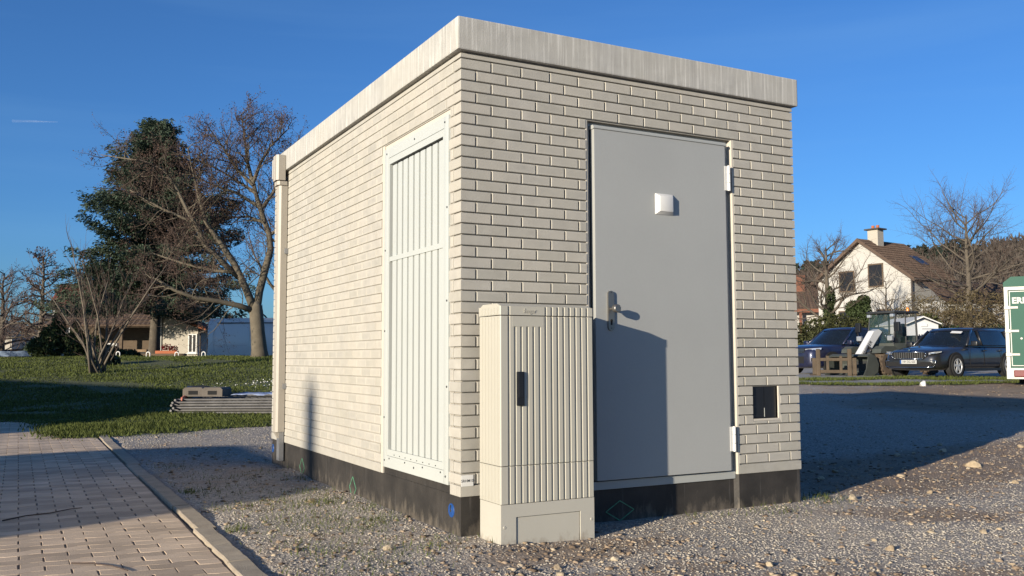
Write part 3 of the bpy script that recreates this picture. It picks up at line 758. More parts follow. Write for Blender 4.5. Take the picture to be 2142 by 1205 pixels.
for k, (l, s, r) in enumerate([(2.2,7.4,.045),(2.55,7.7,.040),(2.85,8.2,.05),(3.3,7.9,.04),(3.9,9.4,.05),(4.6,9.9,.05),(5.1,9.2,.04),(2.0,6.9,.05),(1.75,6.6,.04),(3.1,6.9,.035),(4.0,7.4,.035),(5.0,8.1,.04),(5.6,10.2,.05),(4.9,10.6,.045)]):
    stone(l, s, r, 'pale stone scattered over the earthy ground beside the shade of the station', k+40)
o = stone(9.9, 22.2, .16, 'white lump of stone lying at the edge of the track before the estate car', 71, .3)
o.data.materials.clear(); o.data.materials.append(M['white_plastic'])
# ================================================================ vegetation helpers
M['bark'] = mat('bark', (.115,.095,.072), .95, .35, 6, 40, .01, kind='obj')
M['bark_pale'] = mat('lichen_bark', (.135,.113,.08), .95, .35, 3, 30, .01, kind='obj')
M['twig'] = mat('twig', (.085,.058,.046), .95, .3, 3, 20, kind='obj')
M['twig_pale'] = mat('pale_twig', (.16,.132,.098), .95, .3, 3, 20, kind='obj')
M['catkin'] = mat('dry_seed_heads', (.085,.05,.036), .95, .4, 2, 20, isl=.3)
def leaf_mat(name, c, var=.5, trans=.25):
    c = tuple(x*ALB for x in c)
    m, t, b = nodes(name); g = N(t, 'ShaderNodeNewGeometry').outputs['Random Per Island']
    n = noise(t, coords(t, 'pos'), .8, 3); f = math_(t, 'ADD', math_(t, 'MULTIPLY', g, .6), math_(t, 'MULTIPLY', n, .5))
    col = ramp(t, f, [(.15, sc(c, 1-var)), (.85, sc(c, 1+var))]); t.links.new(col, b.inputs['Base Color'])
    b.inputs['Roughness'].default_value = .75; b.inputs['Specular IOR Level'].default_value = .25
    tr = N(t, 'ShaderNodeBsdfTranslucent'); t.links.new(col, tr.inputs[0]); ms = N(t, 'ShaderNodeMixShader'); ms.inputs[0].default_value = trans
    t.links.new(b.outputs[0], ms.inputs[1]); t.links.new(tr.outputs[0], ms.inputs[2]); t.links.new(ms.outputs[0], t.nodes['Material Output'].inputs[0]); return m
M['needles'] = leaf_mat('spruce_needles', (.055,.080,.050), .55, .12)
M['ivy'] = leaf_mat('ivy_leaves', (.040,.058,.020), .55, .15)
M['hedge'] = leaf_mat('hedge_leaves', (.062,.066,.024), .55, .2)
M['bramble'] = leaf_mat('bramble_twigs', (.125,.098,.052), .5, .2)
M['conifer_bush'] = leaf_mat('conifer_bush', (.045,.065,.022), .5, .15)
M['blade'] = leaf_mat('grass_blades', (.10,.122,.028), .45, .3)
M['daisy'] = mat('daisy_petals', (.75,.75,.70), .8, .1)

class Wood:
    """tapered limbs collected as one mesh"""
    def __init__(s, seed): s.m = MB(); s.t = MB(); s.rng = random.Random(seed); s.tips = []
    def limb(s, pts, r0, r1, n=6):
        k = len(pts); s.m.tube(pts, [r0+(r1-r0)*i/(k-1) for i in range(k)], n)
    def grow(s, p, d, L, r, lev, mx, spread=.7, up=.25, kids=4, gn=.35, ratio=.62, seg=5, droop=0.0):
        R = s.rng; pts = [Vector(p)]; d = Vector(d).normalized(); dirs = []
        for i in range(seg):
            j = Vector((R.gauss(0,1), R.gauss(0,1), R.gauss(0,1)))*gn*.35
            d = (d+j+Vector((0,0,up*.22-droop*.2*(i/seg)))).normalized(); pts.append(pts[-1]+d*(L/seg)); dirs.append(d.copy())
        r1 = r*.45
        tgt = s.m if lev < mx-1 else s.t
        tgt.tube(pts, [r+(r1-r)*i/seg for i in range(seg+1)], 6 if lev == 0 else (5 if lev == 1 else 3), False)
        if lev >= mx: s.tips.append((pts[-1], d.copy())); s.tips.append((pts[len(pts)//2], d.copy())); return
        nk = kids if not isinstance(kids, (list, tuple)) else kids[min(lev, len(kids)-1)]
        for i in range(nk):
            f = .25+.75*(i+R.random())/nk; q = f*seg; i0 = min(int(q), seg-1); pos = pts[i0].lerp(pts[i0+1], q-i0)
            dd = dirs[i0]; a = dd.orthogonal().normalized(); a.rotate(Matrix.Rotation(R.uniform(0, 2*PI), 3, dd))
            nd = dd*(1-spread*.55)+a*spread*R.uniform(.7, 1.2); nd.z += up*.35
            s.grow(pos, nd, L*ratio*R.uniform(.65, 1.15)*(1.15-.4*f), max(r*(1-.5*f)*.55, .004), lev+1, mx, spread, up, kids, gn, ratio, max(3, seg-1), droop)
        s.grow(pts[-1], d, L*ratio, r1, lev+1, mx, spread, up, kids, gn, ratio, max(3, seg-1), droop)
    def twigs_from(s, pts, n, L, r, mx, spread=.9, up=.3, kids=4, f0=.15, **kw):
        R = s.rng; pts = [Vector(p) for p in pts]; k = len(pts)-1
        for i in range(n):
            q = (f0+(1-f0)*(i+R.random())/n)*k; i0 = min(int(q), k-1); pos = pts[i0].lerp(pts[i0+1], q-i0); dd = (pts[i0+1]-pts[i0]).normalized()
            a = dd.orthogonal().normalized(); a.rotate(Matrix.Rotation(R.uniform(0, 2*PI), 3, dd)); nd = dd*.45+a*spread; nd.z += up
            s.grow(pos, nd, L*R.uniform(.6, 1.2)*(1.15-.5*q/k), r, 1, mx, spread*.8, up, kids, **kw)
def leaf_cloud(rng, C, R, n, size, asp=.6, surf=.5):
    """n small quads spread through ellipsoids (centre C, radii R lists)"""
    C = np.asarray(C, float); R = np.asarray(R, float); w = np.prod(R, axis=1)**(2/3); k = rng.choice(len(C), n, p=w/w.sum())
    d = rng.normal(size=(n,3)); d /= np.linalg.norm(d, axis=1)[:,None]; rad = rng.random(n)**(1/3); rad = np.where(rng.random(n) < surf, .8+.25*rng.random(n), rad)
    P = C[k]+d*rad[:,None]*R[k]
    return quads(rng, P, size*(.6+.8*rng.random(n)), asp)
def quads(rng, P, S, asp, D=None):
    n = len(P); a = rng.normal(size=(n,3)) if D is None else D+rng.normal(size=(n,3))*.35
    a /= np.linalg.norm(a, axis=1)[:,None]; b = np.cross(a, rng.normal(size=(n,3))); b /= np.linalg.norm(b, axis=1)[:,None]
    a = a*S[:,None]*.5; b = b*S[:,None]*.5*asp
    V = np.stack([P-a-b*.3, P-a*.1-b, P+a, P-a*.1+b], 1).reshape(-1,3); F = np.arange(n*4).reshape(-1,4); return V, F
def cam_grid_ground(l, s, dz=0.0):
    p = cam_grid(l, s); p.z = Tz(p.x, p.y)+dz; return p
def loc_pts(root, lst):
    """camera-grid points (l, s, z) in the local frame of a thing whose root stands unrotated"""
    return [cam_grid(l, s, z)-root.location for l, s, z in lst]

# ================================================================ grass (stuff)
def blades(name, rng, X, Y, h, wd, m):
    n = len(X); Z = T(X, Y)+.008; th = rng.uniform(0, 2*PI, n); lean = rng.uniform(-.6, .6, (n,2))*h[:,None]
    bx, by = np.cos(th)*wd, np.sin(th)*wd
    V = np.stack([np.stack([X-bx, Y-by, Z], 1), np.stack([X+bx, Y+by, Z], 1), np.stack([X+lean[:,0], Y+lean[:,1], Z+h], 1)], 1).reshape(-1,3)
    return tag(np_mesh(name, V, np.arange(n*3).reshape(-1,3), m), kind='stuff')
rgr = np.random.default_rng(12)
def lawn_pts(n, s0, s1, a0, a1, fn):
    s = s0*(s1/s0)**rgr.random(n); a = rgr.uniform(a0, a1, n); l = a*s; X = CAM.x+RH.x*l+FH.x*s; Y = CAM.y+RH.y*l+FH.y*s; k = fn(X, Y); return X[k], Y[k], s[k]
X, Y, S = lawn_pts(190000, 10, 42, -.72, -.22, lambda x, y: lawn_mask(x+rgr.normal(0,.16,x.shape), y+rgr.normal(0,.16,x.shape)) & (fbm(x*.55, y*.55, 91)+rgr.normal(0,.05,x.shape) > .36))
cl = fbm(X*.9, Y*.9, 51); h = (.012+.035*rgr.random(len(X))**1.5)*(.35+1.5*cl)*(1+.015*S); blades('grass', rgr, X, Y, h, .004+.0005*S, M['blade'])
X, Y, S = lawn_pts(22000, 22, 28, .30, .60, verge_mask)
blades('grass', rgr, X, Y, .03+.06*rgr.random(len(X)), .012+0*S, M['blade'])
# sparse tufts on the gravel along the plinth and the kerb
tx, ty = [], []
for (x, y, r, n) in [(-.25,2.2,.12,120),(-.12,1.2,.1,90),(-.5,1.1,.16,140),(-.35,.55,.12,120),(-.75,.1,.15,120),(-.9,1.75,.10,90),(-.62,-.35,.12,80),(2.75,-.05,.12,160),(2.1,-.12,.14,120),(1.6,-.05,.1,60),(-.1,3.0,.1,60),(-.95,4.4,.15,80),(.2,8.9,.5,200),(-.6,8.7,.4,260),(2.95,.25,.1,60),(-.45,1.7,.22,260),(-.7,.8,.2,240),(-.3,1.6,.12,160),(-.85,2.6,.2,160),(-.3,-.1,.15,160),(-.9,-.6,.15,120),(-.55,3.4,.25,160),(-.2,.75,.1,120),(-1.05,.9,.05,90),(-1.04,2.6,.05,90)]:
    tx.append(rgr.normal(x, r, n)); ty.append(rgr.normal(y, r, n))
X = np.concatenate(tx); Y = np.concatenate(ty); k = ~inside(X, Y, .01) & (X > -1.1); X, Y = X[k], Y[k]
blades('weed_tufts', rgr, X, Y, .012+.03*rgr.random(len(X)), .0025+0*X, M['blade'])
# daisies on the bank
p = cam_grid(-5.9, 24.5); X = rgr.normal(p.x, .9, 260); Y = rgr.normal(p.y, .8, 260); Z = T(X, Y)+.07
V, F = quads(rgr, np.stack([X,Y,Z-.025],1), np.full(260, .030), 1.0); tag(np_mesh('daisies', V, F, M['daisy']), kind='stuff')

# ================================================================ spruce
sp = thing('spruce_tree', 'tall dark spruce behind the bare tree on the left', 'tree', cam_grid_ground(-19.5, 50))
H = 13.6; rs = np.random.default_rng(5); rw = random.Random(5)
tk = Wood(1); tk.limb([Vector((0,0,-.3)), Vector((.05,0,3)), Vector((0,.05,8)), Vector((0,0,H))], .36, .03, 10)
Pn, Dn, Sn = [], [], []
z = 3.3
while z < H-.15:
    t = (z-3.3)/(H-3.3); Rm = 4.9*(1-t)**.55*(.72+.5*rw.random())+.15; nb = 8 if t < .7 else 6
    for k in range(nb):
        az = rw.uniform(0, 2*PI); Lb = Rm*rw.uniform(.62, 1.12); pts = []
        for q in range(7):
            f = q/6; rr_ = Lb*f; pts.append(Vector((math.cos(az)*rr_, math.sin(az)*rr_, z+Lb*(rw.uniform(.0,.18)*f-.34*f*f+.22*f**4)+.35*t*Lb*f)))
        tk.m.tube(pts, [.045*(1-.85*q/6)*(1-.5*t) for q in range(7)], 3, False)
        ns = int(14+40*Lb/4)
        for q in range(ns):
            f = .12+.88*(q+rw.random())/ns; i0 = min(int(f*6), 5); pos = pts[i0].lerp(pts[i0+1], f*6-i0); wdt = (1-f)*.55*min(1, Lb/2)+.16
            for c_ in range(13):
                sd = rw.uniform(-1, 1)*wdt; Pn.append((pos.x-math.sin(az)*sd+rw.gauss(0,.12), pos.y+math.cos(az)*sd+rw.gauss(0,.12), pos.z-abs(sd)*.25-rw.random()*.5+.12))
                Dn.append((math.cos(az)*.8-math.sin(az)*sd*.8, math.sin(az)*.8+math.cos(az)*sd*.8, rw.uniform(-.7, .15))); Sn.append(rw.uniform(.13, .27))
    z += .13+.12*rw.random()+.12*(1-t)
tk.m.build('trunk', M['bark'], sp, True)
V, F = quads(rs, np.array(Pn), np.array(Sn), .30, np.array(Dn)); np_mesh('crown', V, F, M['needles'], sp)

def copy_thing(o, loc, rz, sc_, label):
    c = o.copy(); COL.objects.link(c); c.location = loc; c.rotation_euler = (0,0,rz); c.scale = (sc_,)*3; c['label'] = label
    for ch in o.children: k = ch.copy(); COL.objects.link(k); k.parent = c
    return c
copy_thing(sp, cam_grid_ground(-26.2, 31), 1.0, .80, 'spruce standing out of view beside the lane, the nearer of two'); copy_thing(sp, cam_grid_ground(-30.5, 30), 2.6, .66, 'spruce standing out of view beside the lane, the farther of two')

# ================================================================ big bare tree on the bank
bt = thing('bare_tree', 'big leafless tree with a forked pale trunk on the grassy bank beside the white van', 'tree', cam_grid_ground(-9.31, 34))
o_ = bt.location; wd = Wood(7)
tr1 = loc_pts(bt, [(-9.31,34,.75),(-9.36,34,1.3),(-9.43,34,2.0),(-9.50,34,2.75)])
wd.m.tube(tr1+loc_pts(bt, [(-9.50,34,2.95),(-9.50,34,3.15)]), [.40,.29,.255,.25,.21,.11], 12)
mainl = loc_pts(bt, [(-9.50,34,2.7),(-9.42,34.1,3.5),(-9.28,34.2,4.2),(-9.08,34.3,5.1),(-9.15,34.3,5.7),(-9.42,34.2,6.5),(-9.62,34.1,7.2),(-9.75,34,7.8)])
wd.m.tube(mainl, [.16,.145,.14,.125,.11,.095,.08,.07], 9)
leftl = loc_pts(bt, [(-9.52,34,2.7),(-9.85,33.9,3.55),(-10.25,33.7,4.5),(-10.75,33.5,5.3),(-11.25,33.4,6.0),(-11.5,33.3,7.0),(-11.75,33.3,8.0),(-11.95,33.3,8.8)])
wd.m.tube(leftl, [.165,.14,.125,.11,.085,.06,.036,.012], 9)
L3 = loc_pts(bt, [(-10.1,33.8,4.0),(-10.75,33.4,4.7),(-11.2,33.2,5.15),(-11.4,33.1,5.7),(-11.8,33,6.4),(-12.2,33,7.2),(-12.7,33,7.9),(-13.4,33,8.2),(-15.0,33,8.45)])
wd.m.tube(L3, [.11,.10,.09,.085,.07,.06,.045,.035,.015], 7)
L4 = loc_pts(bt, [(-9.5,34,2.75),(-10.0,33.6,2.95),(-10.7,33.2,3.1),(-11.4,32.8,3.2),(-12.0,32.5,3.45),(-12.7,32.3,3.9)])
wd.m.tube(L4, [.12,.105,.09,.075,.06,.03], 7)
L5 = loc_pts(bt, [(-11.0,33.5,5.6),(-11.9,33.2,6.1),(-12.8,33.0,6.5),(-13.8,32.8,7.1)]); wd.m.tube(L5, [.07,.06,.045,.02], 6)
L6 = loc_pts(bt, [(-10.1,33.8,4.2),(-11.2,34.2,4.3),(-12.4,34.4,4.6),(-13.6,34.5,5.0)]); wd.m.tube(L6, [.07,.06,.045,.02], 6)
tops = [loc_pts(bt, q) for q in (
    [(-9.75,34,7.7),(-9.95,34,8.5),(-10.05,34,9.3),(-10.2,34,10.2)], [(-9.7,34,7.6),(-9.45,34.1,8.4),(-9.1,34.1,9.0),(-8.4,34.1,9.7)],
    [(-9.7,34,7.5),(-10.3,33.9,8.1),(-10.8,33.8,8.9),(-11.3,33.7,9.6)], [(-9.6,34.1,7.2),(-10.2,34.3,7.6),(-11.0,34.4,8.1),(-12.0,34.5,8.6)],
    [(-9.5,34.2,6.7),(-10.3,34.0,7.2),(-11.2,33.8,7.5),(-12.0,33.6,7.9)], [(-9.45,34.2,6.6),(-9.0,34.3,7.3),(-8.6,34.3,8.2),(-8.1,34.4,8.8)],
    [(-9.2,34.3,5.6),(-8.5,34.4,6.1),(-7.9,34.4,6.9)], [(-9.3,34.3,6.1),(-10.0,34.6,6.4),(-10.8,34.8,6.4)])]
for q in tops: wd.m.tube(q, [.075-.06*i/(len(q)-1) for i in range(len(q))], 6, False)
for q, n, L in [(mainl,9,1.3),(leftl,16,1.5),(L3,22,1.3),(L4,16,1.3),(L5,13,1.2),(L6,13,1.3)]+[(q,12,1.0) for q in tops]:
    wd.twigs_from(q, int(n*1.5), L*1.1, .022, 3, .95, .18, [4,5,4], .15, gn=.6)
wd.m.build('trunk', M['bark_pale'], bt, True); wd.t.build('twigs', M['twig'], bt)
rt = np.random.default_rng(8); tp = np.array([t_[0][:] for t_ in wd.tips]); tp = np.repeat(tp, 2, 0)+rt.normal(size=(len(tp)*2,3))*.05
V, F = quads(rt, tp, .03+.035*rt.random(len(tp)), .7); np_mesh('seed_heads', V, F, M['catkin'], bt)

# second trunk half hidden by the station, with reddish crown behind
def simple_tree(name, label, l, s, H, r, seed, mats, kids=(6,5,4), spread=.75, up=.35, mx=3, gn=.45, lean=(0,0), first=.3, ratio=.55, group=None, nb=14, seeds=0, bl=.34):
    rt_ = thing(name, label, 'tree', cam_grid_ground(l, s), 0, group); wd = Wood(seed); R = wd.rng
    pts = [Vector((lean[0]*f*f*H+R.gauss(0,.02)*H*.3*f, lean[1]*f*f*H+R.gauss(0,.02)*H*.3*f, -.2+f*H*.86)) for f in [i/7 for i in range(8)]]
    wd.m.tube(pts, [r*(1-.86*i/7) for i in range(8)], 8)
    for i in range(nb):
        f = first+(1-first)*(i+R.random()*.8)/nb; q = f*7; i0 = min(int(q), 6); pos = pts[i0].lerp(pts[i0+1], q-i0); az = i*2.4+R.uniform(-.5,.5)
        wd.grow(pos, (math.cos(az), math.sin(az), up+.5*f), H*bl*(1.15-.75*f)*R.uniform(.8,1.2), r*.42*(1-.6*f), 1, mx, spread, up, kids, gn, ratio)
    wd.m.build('trunk', mats[0], rt_, True); wd.t.build('twigs', mats[1], rt_)
    if seeds:
        rt = np.random.default_rng(seed); tp = np.array([t_[0][:] for t_ in wd.tips]); V, F = quads(rt, tp, np.full(len(tp), seeds), .7); np_mesh('seed_heads', V, F, M['catkin'], rt_)
    return rt_
simple_tree('bare_tree', 'leaning bare tree half hidden behind the far corner of the station', -9.2, 39, 8.0, .30, 21, (M['bark_pale'], M['twig']), lean=(.02,.01), nb=16, seeds=.07)
simple_tree('bare_tree', 'bare tree with rusty red twigs behind the white van', -9.6, 56, 8.5, .22, 22, (M['bark'], M['catkin']), nb=20, seeds=.1)
simple_tree('larch_tree', 'slender dark larch with level branches at the left', -30.8, 60, 8.6, .26, 23, (M['bark'], M['twig']), kids=(8,6,5), up=.02, spread=.8, nb=34, first=.25, ratio=.5, seeds=.11, bl=.24)
simple_tree('bare_tree', 'wide bare tree at the left edge of the picture', -35.6, 64, 7.8, .26, 24, (M['bark'], M['twig']), kids=(7,6,5), up=.15, nb=26, first=.15, seeds=.08)
simple_tree('bare_tree', 'low bare tree left of the slender larch', -31.5, 55, 5.2, .16, 25, (M['bark'], M['twig']), nb=16, first=.15)
simple_tree('bare_tree', 'bare tree standing behind the red tiled roof', -33.5, 92, 9.5, .25, 26, (M['bark'], M['twig']), nb=18)
# many-stemmed shrub on the bank
sh = thing('bare_shrub', 'many-stemmed bare shrub with pale rods on the grass', 'shrub', cam_grid_ground(-12.15, 27)); wd = Wood(31); R = wd.rng
for k, (l1, z1) in enumerate([(-13.0,4.4),(-12.75,3.6),(-12.5,3.9),(-12.2,3.3),(-11.85,3.4),(-11.3,3.4),(-10.9,3.0),(-10.3,3.9),(-13.3,2.6),(-13.6,3.2),(-11.6,2.3),(-12.9,2.1)]):
    b0 = Vector((R.uniform(-.22,.22), R.uniform(-.2,.2), -.05)); e = cam_grid(l1, 27+R.uniform(-.7,.7), z1)-sh.location
    mid = b0.lerp(e, .45)+Vector((R.uniform(-.1,.1), R.uniform(-.1,.1), .25)); pts = [b0, b0.lerp(mid,.5)+Vector((0,0,.08)), mid, mid.lerp(e,.5)+Vector((0,0,.06)), e]
    wd.m.tube(pts, [.038,.030,.024,.016,.007], 6); wd.twigs_from(pts, 9, .95, .010, 2, .6, .45, [3,3], .35, gn=.4)
wd.m.build('stem', M['twig_pale'], sh, True); wd.t.build('twigs', M['twig'], sh)
# bushes
def bush(name, label, l, s, C, R, n, size, m, seed, asp=.6, twigs=0, group=None, z=None):
    b = thing(name, label, 'bush', cam_grid_ground(l, s), 0, group); rng = np.random.default_rng(seed)
    Cw = [tuple(cam_grid(l+c[0], s+c[1], 0)-cam_grid(l, s, 0)+Vector((0,0,c[2]))) for c in C]
    V, F = leaf_cloud(rng, Cw, R, n, size, asp); np_mesh('foliage', V, F, m, b)
    w_ = Wood(seed); 
    for k in range(5+twigs):
        c = Cw[k % len(Cw)]; w_.grow((c[0]*.5+w_.rng.uniform(-.3,.3), c[1]*.5+w_.rng.uniform(-.3,.3), -.1), (w_.rng.uniform(-.4,.4), w_.rng.uniform(-.4,.4), 1), max(.6, (c[2]+R[k % len(Cw)][2])*.55), .03, 1, 3, .7, .3, [3,3,3])
    w_.m.build('stem', M['bark'], b); w_.t.build('twigs', M['twig'], b); return b
bush('conifer_bush', 'yellow-green bush at the left beside the lane', -18.3, 36.5, [(0,0,.6),(.8,.2,.5),(-.6,.1,.4),(.25,0,1.2),(1.5,.3,.45),(.9,.1,1.0)], [(.5,.6,.7),(.5,.6,.6),(.4,.5,.4),(.28,.3,.6),(.5,.5,.45),(.22,.25,.5)], 6000, .12, M['conifer_bush'], 41)
bush('evergreen_bush', 'small dark evergreen bush at the foot of the bare shrub', -13.5, 30.0, [(0,0,.22),(.3,.2,.15)], [(.38,.38,.34),(.3,.3,.22)], 3500, .09, M['needles'], 42)
bush('conifer_bush', 'dark green conifer hedge between the larch and the tiled shed', -32.0, 64, [(0,0,1.0),(1.2,.2,1.1),(-1.3,0,.8),(2.2,0,.9)], [(1,.8,1.2),(.9,.8,1.1),(.8,.8,.9),(.8,.7,1)], 9000, .16, M['needles'], 43)
bush('evergreen_bush', 'broad green bush in front of the tiled shed', -19.4, 44, [(0,0,.55),(1.0,0,.45),(-1.0,0,.6)], [(.9,.7,.6),(.7,.6,.5),(.8,.6,.65)], 6500, .14, M['conifer_bush'], 44)

# ================================================================ buildings on the left
M['render_white'] = mat('white_render', (.50,.485,.45), .9, .06, 1.5, 40, .004)
M['render_cream'] = mat('cream_render', (.48,.44,.37), .9, .07, 1.5, 40, .004)
M['tile_red'] = mat('red_roof_tiles', (.17,.055,.035), .85, .25, 3, 30, .01, isl=.2)
M['tile_brown'] = mat('brown_roof_tiles', (.115,.075,.052), .85, .25, 3, 30, .01, isl=.25)
M['tile_grey'] = mat('grey_roof_tiles', (.07,.06,.055), .85, .25, 3, 30, .01, isl=.2)
M['terracotta'] = mat('terracotta', (.42,.13,.055), .85, .15, 4, 40, .004)
M['timber'] = mat('weathered_timber', (.12,.085,.055), .9, .25, 2, 30, .004, stretch=(1,1,6))
M['stone_wall'] = mat('sandstone_wall', (.30,.20,.12), .9, .3, 2.5, 20, .02)
M['window'] = mat('window_pane', (.02,.021,.024), .3, .2, 3, 20, 0, 0, .3)
def tiled(parent, name, A, B, Cc, D, m, rows, colsn, th=.05):
    """roof slope A-B (eave) D-C (ridge): overlapping tile courses, each course one stepped strip of tiles"""
    A, B, Cc, D = map(Vector, (A, B, Cc, D)); n = (B-A).cross(D-A).normalized()
    if n.z < 0: n = -n
    base = MB().add([A-n*.06, B-n*.06, Cc-n*.06, D-n*.06, A, B, Cc, D], [(0,1,2,3),(4,5,6,7),(0,1,5,4),(1,2,6,5),(2,3,7,6),(3,0,4,7)]); ro = base.build(name, m, parent)
    t = MB()
    for r in range(rows):
        f0, f1 = r/rows, min(1, (r+1.12)/rows); L0, R0 = A.lerp(D, f0), B.lerp(Cc, f0); L1, R1 = A.lerp(D, f1), B.lerp(Cc, f1)
        for c_ in range(colsn):
            u0, u1 = (c_+.03)/colsn, (c_+.97)/colsn
            a, b, c2, d = L0.lerp(R0,u0), L0.lerp(R0,u1), L1.lerp(R1,u1), L1.lerp(R1,u0); mid0 = (a+b)/2+n*(th*1.5); mid1 = (c2+d)/2+n*(th*.7)
            t.add([a+n*th*.8, mid0, b+n*th*.8, c2+n*.006, mid1, d+n*.006, a, b], [(0,1,4,5),(1,2,3,4),(6,0,1,2,7)])
    o = t.build('tiles', m, ro); tag(o, kind='stuff'); return ro
def wall_box(parent, name, m, poly, z0, z1):
    return MB().prism(poly, 'z', z0, z1).build(name, m, parent)
def window(parent, c, u, v, n, wd, h, frame=M['white_plastic'], sill=True):
    """c centre on the wall, u right, v up, n outwards"""
    c, u, v, n = map(Vector, (c, u, v, n)); fr = .06
    def slab(mb, a0, a1, b0, b1, d0, d1):
        pts = [c+u*a+v*b+n*d for d in (d0, d1) for a, b in ((a0,b0),(a1,b0),(a1,b1),(a0,b1))]
        mb.add(pts, [(0,1,2,3),(4,5,6,7),(0,1,5,4),(1,2,6,5),(2,3,7,6),(3,0,4,7)])
    f = MB(); slab(f,-wd/2,-wd/2+fr,-h/2,h/2,.004,.05); slab(f,wd/2-fr,wd/2,-h/2,h/2,.004,.05); slab(f,-wd/2+fr,wd/2-fr,-h/2,-h/2+fr,.004,.05); slab(f,-wd/2+fr,wd/2-fr,h/2-fr,h/2,.004,.05); slab(f,-fr/2,fr/2,-h/2+fr,h/2-fr,.004,.045)
    fo = f.build('window', frame, parent); g = MB(); slab(g,-wd/2+fr,wd/2-fr,-h/2+fr,h/2-fr,.006,.02); g.build('pane', M['window'], fo)
    if sill: s_ = MB(); slab(s_,-wd/2-.08,wd/2+.08,-h/2-.07,-h/2-.005,.003,.14); s_.build('sill', frame, fo)
    return fo
ZL = .55
# tiled open shed
shd = thing('tiled_shed', 'low open shed with a dark tiled lean-to roof behind the bare shrub', 'shed', cam_grid(-24.6, 58.5, ZL), cam_grid_rot(0)); shd.scale = (1.18,)*3
tiled(shd, 'roof', (-3.6,-1.6,2.15), (2.2,-1.6,2.15), (2.2,1.2,3.75), (-3.6,1.2,3.75), M['tile_brown'], 9, 22)
for x in (-3.4,-1.6,.3,2.0): MB().box(x-.08,x+.08,-1.42,-1.26,0,2.24).build('post', M['timber'], shd)
MB().box(-3.5,2.1,-1.44,-1.24,2.05,2.20).build('beam', M['timber'], shd)
MB().box(-3.5,2.1,1.0,1.15,0,3.4).build('wall', M['timber'], shd)
MB().prism([(-1.7,2.20),(1.3,3.92),(1.3,4.10),(-1.7,2.38)], 'x', 2.2, 2.32).build('verge', M['terracotta'], shd)
# white outbuilding
wb = thing('white_outbuilding', 'cream rendered outbuilding with a tiled lean-to roof left of the white van', 'building', cam_grid(-19.5, 54.5, ZL), cam_grid_rot(0))
MB().prism([(-1.35,0),(1.25,0),(1.25,2.35),(-1.35,3.25)], 'y', -1.2, 2.0).build('wall', M['render_cream'], wb)
tiled(wb, 'roof', (1.75,-1.55,2.15), (1.75,2.2,2.15), (-1.9,2.2,3.5), (-1.9,-1.55,3.5), M['tile_brown'], 9, 12)
MB().box(-1.42,-.85,-1.27,-1.205,.5,3.0).build('pilaster', M['render_white'], wb)
window(wb, (.95,-1.2,1.35), (1,0,0), (0,0,1), (0,-1,0), .5, 1.1)
MB().prism([(-1.95,3.50),(-1.35,3.24),(-1.35,3.42),(-1.95,3.68)], 'y', -1.75, -1.55).build('verge_tile', M['terracotta'], wb)
MB().prism([(1.0,2.42),(1.85,2.08),(1.85,2.26),(1.0,2.60)], 'y', -1.75, -1.55).build('verge_tile', M['terracotta'], wb)
MB().tube([(1.9,-1.6,2.1),(1.45,-1.5,1.95),(1.42,-1.3,1.8),(1.42,-1.3,0)], .05, 8).build('downpipe', M['tile_grey'], wb)
wl = thing('garden_wall', 'low sandstone wall below the cream outbuilding', 'wall', cam_grid(-19.3, 49.5, ZL), cam_grid_rot(0))
MB().box(-1.6,1.6,-.15,.15,0,.62).build('masonry', M['stone_wall'], wl); MB().box(-1.7,1.7,-.22,.22,.62,.74).build('coping', M['timber'], wl)
fl = thing('flower_trough', 'trough of red flowers standing on the low garden wall', 'flowers', cam_grid(-18.5, 49.5, ZL+.74), cam_grid_rot(0))
MB().cbox(-.7,.5,-.12,.12,0,.16,.02).build('trough', M['terracotta'], fl); rng = np.random.default_rng(61)
V, F = leaf_cloud(rng, [(-.1,0,.35),(.25,0,.28)], [(.3,.12,.2),(.25,.12,.15)], 350, .09); np_mesh('blossom', V, F, M['red_lens'], fl)
# red-roofed house
rh = thing('red_roofed_house', 'white house with a red tiled roof far off behind the larch', 'house', cam_grid(-37.6, 82, .8), cam_grid_rot(10))
MB().prism([(-2.4,0),(1.4,0),(1.4,5.0),(-2.4,5.0)], 'y', -3, 3).build('wall', M['render_white'], rh)
tiled(rh, 'roof', (-2.7,-3.4,4.75), (1.6,-3.4,4.75), (1.6,0,6.9), (-2.7,0,6.9), M['tile_red'], 12, 15)
tiled(rh, 'roof', (-2.7,3.4,4.75), (1.6,3.4,4.75), (1.6,0,6.9), (-2.7,0,6.9), M['tile_red'], 4, 8)
window(rh, (-1.0,-3,3.0), (1,0,0), (0,0,1), (0,-1,0), .9, 1.2); window(rh, (.6,-3,3.0), (1,0,0), (0,0,1), (0,-1,0), .9, 1.2)
dh = thing('grey_roofed_house', 'low house with a dark roof left of the red tiled house', 'house', cam_grid(-41.5, 88, .8), cam_grid_rot(5))
MB().prism([(-3,0),(2.5,0),(2.5,2.9),(-3,2.9)], 'y', -3, 3).build('wall', M['render_cream'], dh)
tiled(dh, 'roof', (-3.3,-3.4,2.7), (2.8,-3.4,2.7), (2.8,0,4.6), (-3.3,0,4.6), M['tile_grey'], 9, 20); tiled(dh, 'roof', (-3.3,3.4,2.7), (2.8,3.4,2.7), (2.8,0,4.6), (-3.3,0,4.6), M['tile_grey'], 4, 8)
window(dh, (-1,-3,1.6), (1,0,0), (0,0,1), (0,-1,0), 1.1, 1.1)
yh = thing('cream_house', 'cream house wall far off at the left edge behind the trees', 'house', cam_grid(-42.5, 74, .8), cam_grid_rot(4))
